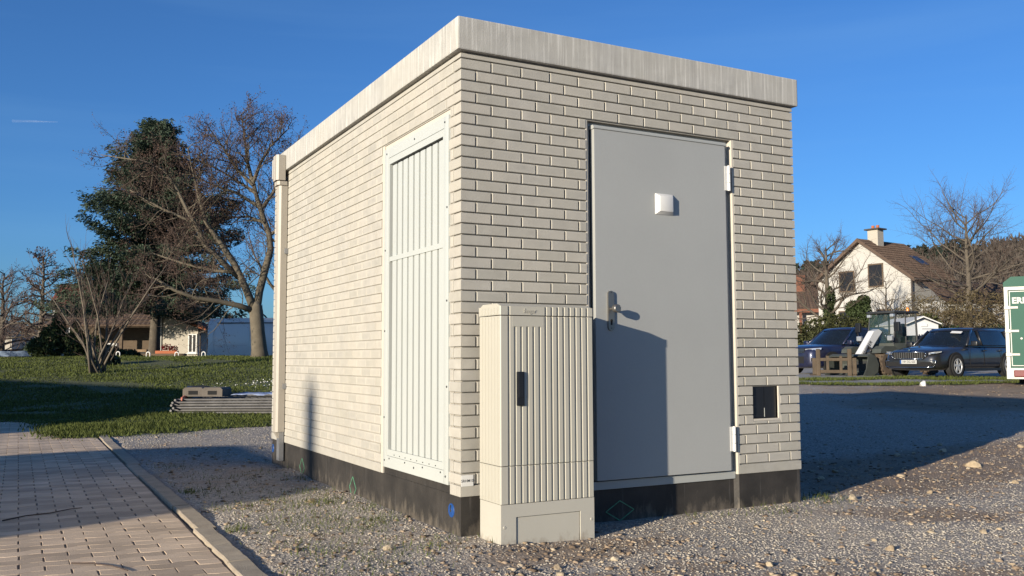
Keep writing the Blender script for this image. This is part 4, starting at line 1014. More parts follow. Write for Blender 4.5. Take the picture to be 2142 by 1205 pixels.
MB().box(-2.5,3,-2,2,0,2.2).build('wall', M['render_cream'], yh); tiled(yh, 'roof', (-2.8,-2.3,2.1), (3.3,-2.3,2.1), (3.3,0,3.2), (-2.8,0,3.2), M['tile_grey'], 6, 18); window(yh, (1.2,-2,1.2), (1,0,0), (0,0,1), (0,-1,0), .9, 1.0)

# ================================================================ panel van (one in view, one parked across the lane out of view)
def make_van(name, label, loc, rot, group):
    v = thing(name, label, 'van', loc, rot, group)
    def sec(x, hw, z0, zt, k=.86): return [(x,-hw,z0),(x,-hw-.02,z0+.5),(x,-hw,z0+1.05),(x,-hw*.955,zt-.28),(x,-hw*k,zt-.03),(x,0,zt),(x,hw*k,zt-.03),(x,hw*.955,zt-.28),(x,hw,z0+1.05),(x,hw+.02,z0+.5),(x,hw,z0)]
    S = [sec(-2.98,.93,.38,2.42),sec(-2.9,1.0,.34,2.52),sec(-1,1.02,.34,2.56),sec(.9,1.02,.34,2.56),sec(1.35,1.01,.34,2.46),sec(1.75,1.0,.34,2.05),sec(2.15,.99,.34,1.50),sec(2.7,.95,.36,1.18),sec(2.95,.84,.40,.86)]
    m = MB(); n = len(S[0])
    for s_ in S: m.v += s_
    for i in range(len(S)-1):
        for k in range(n): m.f.append((i*n+k, i*n+(k+1) % n, (i+1)*n+(k+1) % n, (i+1)*n+k))
    m.f.append(tuple(range(n))[::-1]); m.f.append(tuple((len(S)-1)*n+k for k in range(n)))
    b = m.build('body', M['white_paint'], v, ang=32)
    for sy in (-1, 1):
        MB().box(-2.55,-1.05,sy*1.024-.004,sy*1.024+.004,.95,.955).box(-2.55,1.0,sy*1.024-.004,sy*1.024+.004,1.16,1.17).box(-2.6,-2.59,sy*1.02-.004,sy*1.02+.004,1.2,2.2).box(-.9,-.89,sy*1.02-.004,sy*1.02+.004,.5,2.2).build('seam', M['zinc'], b)
        MB().box(-2.5,1.0,sy*.985-.012,sy*.985+.012,2.25,2.30).build('door_rail', M['tile_grey'], b)
        MB().add([(1.05,sy*1.005,1.45),(1.85,sy*1.0,1.42),(1.55,sy*.965,2.12),(1.05,sy*.965,2.2),(1.05,sy*1.02,1.45),(1.85,sy*1.015,1.42),(1.55,sy*.985,2.12),(1.05,sy*.985,2.2)], [(0,1,2,3),(4,5,6,7),(0,1,5,4),(1,2,6,5),(2,3,7,6),(3,0,4,7)]).build('window', M['glass'], b)
        MB().cbox(-3.0,-2.90,sy*.90-.07,sy*.90+.07,.75,1.5,.02).build('tail_light', M['red_lens'], v)
        MB().cbox(1.85,2.0,sy*1.12-.12,sy*1.12+.08,1.4,1.75,.03).build('mirror', M['black_plastic'], v)
        for x in (1.9, -1.85):
            wt = MB().lathe([(.20,-.1),(.30,-.11),(.345,-.08),(.35,0),(.345,.08),(.30,.11),(.20,.1)], (x, sy*.88, .35), 'y', 22).build('wheel', M['tyre'], v, ang=40)
            MB().lathe([(0,sy*.08),(.12,sy*.09),(.20,sy*.10),(.21,sy*.05)], (x, sy*.88, .35), 'y', 16).build('rim', M['rim'], wt, ang=40)
    MB().box(-3.03,-2.95,-.9,.9,.36,.52).build('bumper', M['black_plastic'], v)
    return v
make_van('panel_van', 'white high-roofed panel van parked beyond the grassy bank', cam_grid(-12.15, 46.5, .50), cam_grid_rot(1.5), 'white panel vans')
cv_ = make_van('panel_van', 'white panel van standing out of view on the far side of the paved lane', (-12.0, .72, 0), PI/2, 'white panel vans')
gp = thing('utility_pole', 'tall round timber utility pole standing out of view beyond the lane', 'pole', (-31.0, -9.72, 0)); MB().tube([(0,0,-.3),(0,0,7.62)], [.17,.15], 12).build('pole', M['timber'], gp); MB().tube([(0,0,7.62),(0,0,7.68)], [.16,.05], 12).build('cap', M['zinc'], gp)
gr = thing('shadow_caster', 'unseen gabled block across the paved lane, added to cast the shade on the grass', 'shadow_caster', (0, 0, 0), SUN_AZ)  # added out of view; uneven profile shaped and turned to the sun for the grass shade
MB().prism([(10.15,-.2),(24.6,-.2),(24.6,4.3),(15.0,4.62),(10.15,2.95)], 'x', -18.8, -13.0).build('wall', M['render_cream'], gr)
MB().prism([(9.95,2.90),(15.0,4.64),(15.0,4.80),(9.95,3.06)], 'x', -19.1, -12.9).build('roof', M['tile_brown'], gr); MB().prism([(24.8,4.30),(15.0,4.64),(15.0,4.80),(24.8,4.46)], 'x', -19.1, -12.9).build('roof', M['tile_brown'], gr)
for k in range(3): MB().box(-13.0,-12.96,11.5+k*4.2,14.3+k*4.2,-.1,2.4).build('door', M['timber'], gr)

# ================================================================ fence panel stack
stack_c = (.30, 12.75)
ang = -YAW-math.radians(3)
M['galv'] = mat('galvanised_tube', (.15,.145,.14), .6, .3, 6, 60, 0, .3)
M['foot'] = mat('recycled_plastic', (.135,.115,.095), .85, .25, 6, 60, .004)
M['foil'] = mat('blue_plastic_sheet', (.35,.42,.60), .3, .3, 5, 60, .004)
M['tape'] = mat('red_white_tape', (.62,.20,.12), .6, .3, 10, 60)
rf = random.Random(17); zb = Tz(*stack_c)+.03
pm = MB(); Lp, Wp = 3.4, 1.9; r_ = .021
pm.tube([(0,0,0),(Lp,0,0)], r_, 8).tube([(0,Wp,0),(Lp,Wp,0)], r_, 8).tube([(0,-.10,0),(0,Wp+.02,0)], r_, 8).tube([(Lp,-.10,0),(Lp,Wp+.02,0)], r_, 8)
pmesh = pm.mesh('frame'); pmesh.materials.append(M['galv'])
wm = MB()
for k in range(22): wm.tube([(Lp*(k+1)/23,0,.004),(Lp*(k+1)/23,Wp,.004)], .003, 4, False)
for k in range(6): wm.tube([(0,Wp*(k+1)/7,.0),(Lp,Wp*(k+1)/7,.0)], .003, 4, False)
wmesh = wm.mesh('mesh_wires'); wmesh.materials.append(M['galv'])
for k in range(6):
    e = thing('site_fence', ['lowest tube-framed fence panel of the stack on the grass','second fence panel from the bottom of the stack on the grass','third fence panel from the bottom of the stack on the grass','fourth fence panel from the bottom of the stack on the grass','fifth fence panel from the bottom of the stack on the grass','topmost tube-framed fence panel of the stack on the grass'][k], 'fence panel', (stack_c[0]+rf.uniform(-.05,.05), stack_c[1]+rf.uniform(-.04,.04), zb+k*.047), ang+rf.uniform(-.02,.02), 'fence panels stacked on the grass')
    e.rotation_euler[1] = -.004
    link_mesh('frame', pmesh, None, e); link_mesh('mesh_wires', wmesh, None, e)
ztop = zb+6*.047
def fence_foot(label, x, y, z, rz, tilt, m):
    R2 = Matrix.Rotation(ang, 2); q = R2 @ Vector((x, y)); f = thing('ballast_block', label, 'ballast block', (stack_c[0]+q.x, stack_c[1]+q.y, z), ang+rz, 'fence feet on the stack'); f.rotation_euler[0] = tilt
    b = MB(); b.prism([(-.19,0),(.19,0),(.19,.13),(.15,.165),(-.15,.165),(-.19,.13)], 'y', -.13, .30); bo_ = b.build('block', m, f)
    MB().box(-.085,.085,-.1345,-.12,.035,.105).build('socket', M['hole'], bo_); return f
fence_foot('brown plastic fence foot on the stack, the left of the two pale ones', .20, .45, ztop+.0, .05, .0, M['foot'])
fence_foot('brown plastic fence foot on the stack, the right of the two pale ones', .58, .42, ztop+.0, -.04, 0, M['foot'])
fence_foot('dark fence foot lying at the rear left corner of the stack', -.05, 1.25, ztop+.0, .6, 0, M['black_plastic'])
fs = MB(); nxs, nys = 26, 6; rg2 = random.Random(3)
for j in range(nys):
    for i in range(nxs): fs.v.append((.9+i*.1, .35+j*.2, rg2.uniform(.0,.035)+.012))
for j in range(nys-1):
    for i in range(nxs-1): a = j*nxs+i; fs.f.append((a,a+1,a+nxs+1,a+nxs))
fo = fs.build('plastic_sheet', M['foil'], None, True); fo.location = (stack_c[0], stack_c[1], ztop+.008); fo.rotation_euler = (0,0,ang); tag(fo, 'crumpled blue plastic sheet lying on the stacked fence panels', 'plastic sheet')
fo.modifiers.new('thick', 'SOLIDIFY').thickness = .004
tp_ = MB().tube([(-.08,.75,0),(.02,.45,.02),(.10,.10,-.01),(.16,-.06,-.035)], [.02,.035,.03,.015], 6); to = tp_.build('barrier_tape', M['tape'], None, True); to.location = (stack_c[0], stack_c[1], ztop-.015); to.rotation_euler = (0,0,ang); tag(to, 'red and white barrier tape wound on the corner of the fence stack', 'tape')

# ================================================================ white hoops, lane furniture, parked things at the left
for k, (l, lab) in enumerate([(-14.26,'low white hoop on the crest left of the cream outbuilding'),(-13.14,'low white hoop on the crest in front of the cream outbuilding'),(-12.09,'low white hoop on the crest next to the white van'),(-15.44,'low white hoop on the crest right of the bare shrub'),(-15.85,'leftmost low white hoop on the crest behind the bare shrub')]):
    p = cam_grid(l, 36); o = thing('hoop_bollard', lab, 'bollard', (p.x, p.y, Tz(p.x, p.y)), cam_grid_rot(0), 'low white hoops along the crest')
    MB().tube([(-.07,0,-.1),(-.07,0,.14)]+[(-.07*math.cos(PI*q/6),0,.14+.07*math.sin(PI*q/6)) for q in range(1,6)]+[(.07,0,.14),(.07,0,-.1)], .022, 8).build('hoop', M['white_plastic'], o, True)
ps = thing('concrete_post', 'grey concrete gatepost by the lane at the left', 'post', cam_grid_ground(-20.3, 41.5)); MB().cbox(-.16,.16,-.16,.16,-.2,.95,.02).build('post', M['joint'], ps)
br = thing('sheeted_trailer', 'low trailer under a blue sheet at the left edge', 'trailer', cam_grid_ground(-22.0, 43.5), cam_grid_rot(4))
MB().cbox(-2.2,1.3,-.7,.7,.38,.62,.03).build('body', M['tile_grey'], br); MB().prism([(-2.2,.62),(1.3,.62),(1.35,1.02),(.6,1.0),(-1.2,.85),(-2.2,.88)], 'y', -.72, .72).build('sheet', mat('blue_sheet', (.10,.17,.28), .5, .2), br)
for x in (-1.2,.5): MB().lathe([(0,-.1),(.2,-.1),(.28,-.08),(.28,.08),(.2,.1),(0,.1)], (x,-.72,.28), 'y', 16).build('wheel', M['tyre'], br)
# people-carrier and sales stand seen under the shed
def small_stall(name, label, l, s, w_, h_, m):
    o = thing(name, label, 'box', cam_grid(l, s, ZL), cam_grid_rot(8)); MB().cbox(-w_/2,w_/2,-.4,.4,.25,h_,.04).build('body', m, o); MB().box(-w_/2+.08,w_/2-.08,-.42,-.39,h_*.45,h_*.85).build('panel', M['black_plastic'], o)
    for x in (-w_/2+.06, w_/2-.06): MB().box(x-.03,x+.03,-.37,.37,0,.25).build('leg', M['steel'], o)
small_stall('white_locker', 'white locker under the tiled shed right of the shrub', -24.8, 57.2, .55, 1.45, M['white_plastic'])
small_stall('white_locker', 'second white locker under the tiled shed, further left', -25.9, 57.4, .45, 1.15, M['white_plastic'])
small_stall('timber_crate', 'brown timber crate under the tiled shed beside the spruce trunk', -23.1, 57.5, .6, 1.05, M['stone_wall'])

# fallen twigs on the paving
def fallen(name, label, pts, r):
    o = MB().tube([(x, y, .006+z) for x, y, z in pts], [r*(1-.12*i) for i in range(len(pts))], 6).build(name, M['twig'], None, True); tag(o, label, 'twig')
fallen('fallen_twig', 'long dry twig lying across the shaded paving', [(-2.25,1.98,0),(-2.12,2.08,.004),(-1.98,2.14,.001),(-1.86,2.24,.003),(-1.78,2.28,0)], .005)
fallen('fallen_twig', 'short dark twig lying on the sunlit paving', [(-1.93,.43,0),(-1.84,.36,.003),(-1.76,.26,.002),(-1.70,.12,0)], .0045)
# ================================================================ vehicles on the right
def paint(name, col, metal=.35):
    m, t, b = nodes(name); v = coords(t, 'obj'); n = noise(t, v, 900, 2); n2 = noise(t, v, 3, 3)
    c = mixc(t, maprange(t, n2, .35, .7, 0, .25), ramp(t, n, [(.35, sc(col, .8)), (.7, sc(col, 1.3))]), sc((.22,.19,.16), .35))
    t.links.new(c, b.inputs['Base Color']); b.inputs['Metallic'].default_value = metal; b.inputs['Roughness'].default_value = .38; b.inputs['Coat Weight'].default_value = 1; b.inputs['Coat Roughness'].default_value = .05; return m
M['paint_blue'] = paint('dark_blue_metallic', (.008,.012,.045)); M['paint_grey'] = paint('graphite_metallic', (.013,.014,.017))
M['car_glass'] = glass('car_glass', (.008,.012,.018), .03, .86)
M['interior'] = mat('dark_interior', (.02,.02,.022), .9, .2)
M['plate_white'] = mat('plate_white', (.52,.52,.50), .5, .04)
def loft(secs, closed=True):
    m = MB(); n = len(secs[0])
    for s_ in secs: m.v += [tuple(p) for p in s_]
    for i in range(len(secs)-1):
        for k in range(n if closed else n-1): m.f.append((i*n+k, i*n+(k+1) % n, (i+1)*n+(k+1) % n, (i+1)*n+k))
    m.f.append(tuple(range(n))[::-1]); m.f.append(tuple((len(secs)-1)*n+k for k in range(n))); return m
def wheel(parent, x, sy, y, r, wd, rimm, spokes=5, smooth=True):
    t_ = MB().lathe([(r*.62,-wd/2),(r*.9,-wd/2),(r,-wd*.36),(r,wd*.36),(r*.9,wd/2),(r*.62,wd/2)], (x, y, r), 'y', 28).build('wheel', M['tyre'], parent, ang=40)
    o = sy*wd/2
    rm = MB().lathe([(r*.63,o*1.0),(r*.60,o*.9),(r*.56,o*.55),(r*.10,o*.45)], (x, y, r), 'y', 28)
    rm.build('rim_barrel', M['hole'], t_)
    sp_ = MB().lathe([(r*.66,o*1.0),(r*.645,o*1.04),(r*.60,o*1.02),(r*.585,o*.85)], (x, y, r), 'y', 28).lathe([(0,o*.98),(r*.14,o*.96),(r*.16,o*.7)], (x,y,r), 'y', 14)
    for k in range(spokes):
        a = 2*PI*k/spokes+.3; ca, sa = math.cos(a), math.sin(a); w0, w1 = r*.10, r*.15
        pts = [(r*.10,-w0),(r*.60,-w1),(r*.60,w1*.3),(r*.10,w0)]
        q = [(x+ca*p-sa*s_, y+d, r+sa*p+ca*s_) for d in (o*.97, o*.72) for p, s_ in pts]
        sp_.add(q, [(0,1,2,3),(4,5,6,7),(0,1,5,4),(1,2,6,5),(2,3,7,6),(3,0,4,7)])
    sp_.build('rim', rimm, t_, ang=30); return t_
def make_car(name, label, loc, rot, P):
    c = thing(name, label, 'car', loc, rot); L, W = P['L']/2, P['W']/2; pm = P['paint']
    def sec(x, w_, zb, zs, zt):      # lower body section: sill, flank, shoulder, deck
        return [(x,-w_*.90,zb),(x,-w_*.985,zb+.10),(x,-w_,(zb+zs)*.5),(x,-w_*.975,zs-.06),(x,-w_*.90,zs+(zt-zs)*.35),(x,-w_*.55,zt-.012),(x,0,zt),
                (x,w_*.55,zt-.012),(x,w_*.90,zs+(zt-zs)*.35),(x,w_*.975,zs-.06),(x,w_,(zb+zs)*.5),(x,w_*.985,zb+.10),(x,w_*.90,zb)]
    bl = P['belt']; hd = P['hood']; nz = P['nose']
    S = [sec(-L,W*.80,.42,bl-.16,bl-.10),sec(-L+.05,W*.90,.30,bl-.08,bl),sec(-L+.35,W*.98,.22,bl-.03,bl+.03),sec(-L*.45,W,.20,bl-.02,bl+.03),sec(L*.12,W,.20,bl-.03,bl+.03),
         sec(P['cowl'],W*.995,.20,bl-.06,hd),sec(P['cowl']+.45,W*.985,.20,bl-.10,hd-.03),sec(L-.42,W*.96,.20,nz+.02,nz+.10),sec(L-.14,W*.88,.20,nz-.06,nz+.03),sec(L-.03,W*.76,.24,nz-.16,nz-.07),sec(L,W*.66,.32,nz-.26,nz-.18)]
    b = loft(S).build('body', pm, c, True, 1)
    # greenhouse
    rw_ = W*.74; zr = P['H']; cx0, cx1, rx0, rx1 = -L+P['tail'], P['cowl']+.12, -L+P['rroof'], P['froof']
    def ring(z, xa, xb, w_, k): return [(xa,-w_*k,z),(xa+.25,-w_,z),((xa+xb)/2,-w_*1.0,z),(xb-.30,-w_*.97,z),(xb,-w_*.62,z),(xb+.06,0,z),(xb,w_*.62,z),(xb-.30,w_*.97,z),((xa+xb)/2,w_,z),(xa+.25,w_,z),(xa,w_*k,z)]
    G = loft([ring(bl-.03,cx0,cx1,W*.93,.85), ring(bl+.02,cx0+.02,cx1-.05,W*.925,.85), ring(zr-.10,rx0,rx1,rw_,.85)])
    G.build('glasshouse', M['car_glass'], c, ang=35)
    rf_ = loft([ring(zr-.105,rx0-.02,rx1+.03,rw_*1.02,.85), ring(zr-.05,rx0+.02,rx1-.04,rw_*.985,.85), ring(zr-.01,rx0+.25,rx1-.28,rw_*.80,.85), ring(zr,rx0+.7,rx1-.6,rw_*.45,.85)])
    rf_.build('roof', pm, c, ang=40)
    def bar(name_, a, b_, r_, m): MB().tube([a, b_], r_, 6).build(name_, m, c, True)
    for sy in (-1, 1):
        bar('pillar', (cx1-.26,sy*W*.915,bl), (rx1-.27,sy*rw_*.985,zr-.09), .035, pm)
        bar('pillar', (.0-P['bp'],sy*W*.932,bl), (-.06-P['bp'],sy*rw_*1.005,zr-.09), .038, M['black_plastic'])
        bar('pillar', (cx0+.55,sy*W*.93,bl), (rx0+.42,sy*rw_*1.0,zr-.09), .05, pm)
        bar('window_trim', (cx0+.3,sy*W*.945,bl+.01), (cx1-.30,sy*W*.935,bl+.01), .012, M['chrome'] if P.get('trim') else M['black_plastic'])
        bar('roof_rail', (rx0+.3,sy*rw_*.96,zr-.015), (rx1-.45,sy*rw_*.96,zr-.02), .02, M['black_plastic'])
        MB().cbox(cx1-.52,cx1-.36,sy*(W+.10)-.11,sy*(W+.10)+.09,bl-.02,bl+.14,.035).build('mirror', M['black_plastic'] if not P.get('bodymirror') else pm, c, True)
        for x in (P['bp']*-1-.16, P['bp']*-1-1.05): MB().cbox(x,x+.2,sy*(W+.008)-.012,sy*(W+.008)+.012,bl-.16,bl-.125,.008).build('door_handle', pm, c)
        for x in (P['cowl']-.18, -P['bp']-.02, -P['bp']-.98): MB().box(x-.004,x+.004,sy*W*.998-.004,sy*W*.998+.004,.34,bl-.06).build('door_seam', M['hole'], b)
        for x in (P['fa'], P['ra']):
            MB().lathe([(0,.0),(P['r']+.055,.0),(P['r']+.06,-.03*sy),(0,-.03*sy)], (x, sy*(W+.004), P['r']+.01), 'y', 30).build('wheel_arch', M['hole'], c)
            wheel(c, x, sy, sy*(W-.085), P['r'], .225, M['rim'])
        MB().box(P['ra']+.4,P['fa']-.4,sy*W*.985-.03,sy*W*.985+.012,.19,.27).build('sill', M['black_plastic'], c)
    for sx, lb in ((1,'seat'),(-1,'seat')):
        MB().cbox(.05,.25,sx*.38-.24,sx*.38+.24,.5,bl+.22,.05).cbox(.08,.2,sx*.38-.12,sx*.38+.12,bl+.22,bl+.40,.03).build('seat', M['interior'], c, True)
    return c, b
def on_front(P, m, y0, y1, z0, z1, xo, d=.03, b=.004): 
    return m.cbox(xo-d, xo, y0, y1, z0, z1, b)
ZR = .385
def park(l, s): p = cam_grid(l, s); return (p.x, p.y, Tz(p.x, p.y)+.012)
# ---- graphite estate car
PE = dict(L=4.90, W=1.85, H=1.48, belt=.93, hood=.985, nose=.76, cowl=.98, tail=.10, rroof=.42, froof=.52, bp=-.02, fa=1.52, ra=-1.32, r=.335, paint=M['paint_grey'], trim=False)
# heading: towards the viewer and to the left
hE = 180+35
est, eb = make_car('estate_car', 'dark graphite estate car with a number plate, parked beside the green trailer', park(13.50, 28.06), cam_grid_rot(hE), PE)
L = 2.45
gr_ = MB()
gpoly = [(-.50,.74),(.50,.74),(.56,.67),(.44,.545),(-.44,.545),(-.56,.67)]
gr_.prism(gpoly, 'x', L-.06, L+.012); gro = gr_.build('grille', M['hole'], est)
for i in range(6):
    a, b_ = gpoly[i], gpoly[(i+1) % 6]; MB().tube([(L+.016,a[0],a[1]),(L+.016,b_[0],b_[1])], .012, 6).build('surround', M['chrome'], gro, True)
for k in range(13):
    y = -.42+k*.07; MB().box(L+.008,L+.022,y-.009,y+.009,.56,.73).build('slat', M['steel'], gro)
for sy in (-1, 1):
    MB().add([(L-.03,sy*.60,.665),(L-.10,sy*.74,.69),(L-.24,sy*.865,.735),(L-.25,sy*.87,.765),(L-.09,sy*.74,.745),(L-.02,sy*.60,.72),(L-.2,sy*.58,.665),(L-.4,sy*.80,.74),(L-.4,sy*.80,.76),(L-.2,sy*.58,.72)], [(0,1,4,5),(1,2,3,4),(0,5,9,6),(2,7,8,3),(5,4,3,8,9),(0,6,7,2,1)]).build('headlight', M['lamp_glass'], est)
    MB().cbox(L-.16,L-.03,sy*.70-.06,sy*.70+.06,.68,.712,.01).build('headlight', M['chrome'], est)
MB().prism([(-.66,.46),(.66,.46),(.72,.40),(.66,.33),(-.66,.33),(-.72,.40)], 'x', L-.10, L-.005).build('air_intake', M['hole'], est)
for sy in (-1, 1):
    MB().tube([(L-.02,sy*.64,.50),(L-.08,sy*.78,.49),(L-.05,sy*.735,.33)], .012, 6).build('intake_trim', M['chrome'], est, True)
MB().tube([(L-.03,-.76,.315),(L+.004,-.45,.305),(L+.008,0,.303),(L+.004,.45,.305),(L-.03,.76,.315)], .012, 6).build('intake_trim', M['chrome'], est, True)
pl_ = MB().cbox(L+.02,L+.034,-.26,.26,.405,.515,.004).build('number_plate', M['plate_white'], est)
MB().box(L+.0335,L+.0355,-.258,-.215,.407,.513).build('plate_band', M['blue'], pl_)
lettering('lettering', 'HH DG 650', .098, M['ink'], pl_, (L+.036,.022,.461), (0,1,0), (0,0,1), .001, .001, sx=.82)
MB().lathe([(0,.012),(.035,.010),(.04,0)], (L-.03,0,.795), 'x', 14).build('badge', M['chrome'], est)
for y in (-.30,-.16,.16,.30): MB().cbox(L+.006,L+.02,y-.03,y+.03,.552,.566,.003).build('lower_slat', M['chrome'], gro)
wsx = MB().add([(.60,.30,1.365),(.60,.62,1.345),(.74,.64,1.285),(.74,.32,1.305),(.62,.30,1.375),(.62,.62,1.355),(.76,.64,1.295),(.76,.32,1.315)], [(0,1,2,3),(4,5,6,7),(0,1,5,4),(1,2,6,5),(2,3,7,6),(3,0,4,7)]).build('parking_permit', M['paper'], est)
# ---- dark blue SUV
PS = dict(L=4.51, W=1.84, H=1.66, belt=1.05, hood=1.09, nose=.93, cowl=.92, tail=.12, rroof=.40, froof=.36, bp=.05, fa=1.38, ra=-1.30, r=.36, paint=M['paint_blue'], trim=True, bodymirror=True)
suv, sb_ = make_car('sport_utility_car', 'dark blue sport utility car half hidden by the corner of the station', park(11.93, 33.4), cam_grid_rot(180+28), PS)
L = 2.255
for sy in (-1, 1):
    MB().add([(L-.05,sy*.42,.80),(L-.12,sy*.70,.805),(L-.34,sy*.90,.86),(L-.36,sy*.905,.915),(L-.14,sy*.70,.90),(L-.04,sy*.42,.875),(L-.3,sy*.42,.80),(L-.5,sy*.80,.88),(L-.5,sy*.80,.90),(L-.3,sy*.42,.87)], [(0,1,4,5),(1,2,3,4),(0,5,9,6),(2,7,8,3),(5,4,3,8,9),(0,6,7,2,1)]).build('headlight', M['lamp_glass'], suv)
    MB().tube([(L-.04,sy*.55,.60),(L-.15,sy*.80,.60),(L-.10,sy*.76,.40),(L-.04,sy*.50,.40)], .016, 6).build('intake_trim', M['chrome'], suv, True)
    MB().prism([(sy*.48,.44),(sy*.72,.44),(sy*.74,.57),(sy*.48,.57)], 'x', L-.12, L-.05).build('air_intake', M['hole'], suv)
MB().box(L-.08,L-.004,-.44,.44,.74,.90).build('grille', M['hole'], suv)
for z in (.77,.82,.87): MB().cbox(L-.02,L+.012,-.44,.44,z-.012,z+.012,.005).build('slat', M['chrome'], suv)
MB().box(L-.08,L-.002,-.42,.42,.38,.62).build('air_intake', M['hole'], suv)
# ---- compact wheel loader
M['loader_dark'] = mat('loader_charcoal', (.028,.030,.032), .6, .25, 5, 40, kind='obj'); M['loader_grey'] = mat('loader_grey_steel', (.060,.068,.060), .7, .2, 5, 40, .002, kind='obj')
M['mud_tyre'] = mat('muddy_tyre', (.10,.073,.05), .95, .35, 5, 40, .006, kind='obj'); M['mud_steel'] = mat('rusty_fork_steel', (.085,.06,.036), .8, .35, 5, 40, .004, kind='obj')
M['amber'] = mat('amber_lens', (.75,.25,.02), .25, .1, 10, 60, 0, 0, .6, .5); M['cab_glass'] = glass('cab_glass', (.05,.09,.085), .03, .16)
ldr = thing('wheel_loader', 'compact wheel loader with a white boom and glazed cab between the two dark cars', 'loader', park(12.60, 30.55), cam_grid_rot(180+28))
MB().cbox(-1.75,-.55,-.52,.52,.55,1.30,.08).build('engine_hood', M['loader_dark'], ldr, ang=40)
MB().cbox(-1.2,1.35,-.30,.30,.35,.75,.05).build('chassis', M['loader_dark'], ldr, ang=40)
MB().cbox(-.65,.55,-.56,.56,.62,1.05,.05).build('cab_base', M['loader_grey'], ldr, ang=40)
cabp = [(-.62,.55),(.52,.52)]
for sy in (-1, 1):
    MB().tube([(-.60,sy*.55,1.0),(-.58,sy*.53,2.02)], .035, 6).build('cab_pillar', M['loader_dark'], ldr)
    MB().tube([(.52,sy*.53,1.0),(.42,sy*.52,1.5),(.36,sy*.50,2.02)], .032, 6).build('cab_pillar', M['loader_dark'], ldr)
    MB().tube([(-.05,sy*.56,1.0),(-.08,sy*.53,2.02)], .022, 6).build('cab_pillar', M['loader_dark'], ldr)
    MB().add([(-.58,sy*.545,1.05),(.49,sy*.53,1.05),(.36,sy*.505,1.99),(-.56,sy*.525,1.99),(-.58,sy*.535,1.05),(.49,sy*.52,1.05),(.36,sy*.495,1.99),(-.56,sy*.515,1.99)], [(0,1,2,3),(4,5,6,7),(0,1,5,4),(1,2,6,5),(2,3,7,6),(3,0,4,7)]).build('side_pane', M['cab_glass'], ldr)
    MB().tube([(.44,sy*.54,1.55),(.62,sy*.74,1.62)], .014, 5).cbox(.58,.68,sy*.78-.10,sy*.78+.10,1.42,1.72,.02).build('mirror', M['black_plastic'], ldr)
    MB().cbox(.40,.50,sy*.46-.07,sy*.46+.07,1.90,2.0,.02).build('work_light', M['lamp_glass'], ldr)
    MB().cbox(.72,.82,sy*.62-.09,sy*.62+.09,1.12,1.28,.02).build('headlight', M['lamp_glass'], ldr)
    MB().prism([(.62,.72),(1.45,.72),(1.42,.84),(1.25,.94),(.82,.94),(.60,.84)], 'y', sy*.45, sy*.80).build('mudguard', M['loader_grey'], ldr)
    for x in (1.02, -1.05):
        rr_ = .41; t_ = MB().lathe([(.20,-.14),(.34,-.145),(.385,-.12),(.39,0),(.385,.12),(.34,.145),(.20,.14)], (x, sy*.62, rr_), 'y', 26)
        for k in range(16):
            a = 2*PI*k/16
            for s2 in (-1, 1):
                a2 = a+(PI/16 if s2 > 0 else 0); ca, sa = math.cos(a2), math.sin(a2); y0 = sy*.62+s2*.07
                q = [(x+ca*r2-sa*tt, y0+dy, rr_+sa*r2+ca*tt) for r2 in (.36,.418) for tt, dy in ((-.03+.03*s2,-.07),(.03+.03*s2,-.07),(.03-.03*s2,.07),(-.03-.03*s2,.07))]
                t_.add(q, [(0,1,2,3),(4,5,6,7),(0,1,5,4),(1,2,6,5),(2,3,7,6),(3,0,4,7)])
        to_ = t_.build('wheel', M['mud_tyre'], ldr); MB().lathe([(0,sy*.10),(.10,sy*.11),(.19,sy*.07),(.21,sy*.13),(.22,sy*.10)], (x, sy*.62, rr_), 'y', 18).build('rim', M['loader_dark'], to_, ang=40)
MB().add([(.53,-.50,1.05),(.53,.50,1.05),(.38,.48,1.99),(.38,-.48,1.99),(.52,-.50,1.05),(.52,.50,1.05),(.37,.48,1.99),(.37,-.48,1.99)], [(0,1,2,3),(4,5,6,7),(0,1,5,4),(1,2,6,5),(2,3,7,6),(3,0,4,7)]).build('windscreen', M['cab_glass'], ldr)
MB().cbox(-.70,.48,-.57,.57,2.02,2.10,.035).build('cab_roof', M['loader_dark'], ldr, ang=40)
MB().lathe([(.05,0),(.05,.05),(.045,.11),(.02,.14),(0,.145)], (-.5,.3,2.10), 'z', 12).build('beacon', M['amber'], ldr, ang=50)
MB().cbox(-.45,-.2,-.22,.22,.95,1.25,.04).cbox(-.5,-.38,-.2,.2,1.2,1.7,.04).build('seat', M['black_plastic'], ldr, ang=40)
MB().tube([(.25,0,1.0),(.12,0,1.32)], .02, 6).lathe([(.15,-.012),(.17,0),(.15,.012),(.15,-.012)], (.12,0,1.34), 'z', 16).build('steering_wheel', M['black_plastic'], ldr)
bm_ = MB()
boom = MB().prism([(.55,1.42),(.70,1.50),(.92,1.44),(1.62,.62),(1.58,.46),(1.44,.44),(.80,1.16)], 'y', -.12, .12); bmo = boom.build('boom', M['white_paint'], ldr)
lettering('lettering', 'KRAMER', .17, M['ink'], bmo, (1.27,.1225,.86), (-.65,0,.76), (.76,0,.65), .002, .002)
lettering('lettering', 'KRAMER', .17, M['ink'], bmo, (1.27,-.1225,.86), (.65,0,-.76), (.76,0,.65), .002, .002)
MB().tube([(.95,.18,.72),(1.35,.20,.95),(1.5,.20,.70)], .03, 8).build('cylinder', M['steel'], ldr); MB().tube([(1.05,-.2,1.15),(1.45,-.2,.66)], .045, 8).build('cylinder', M['loader_dark'], ldr)
back = [(2.02,.60),(1.86,.66),(1.66,.58),(1.55,.36),(1.60,.12),(1.78,.02),(2.26,.0)]
bk = MB()
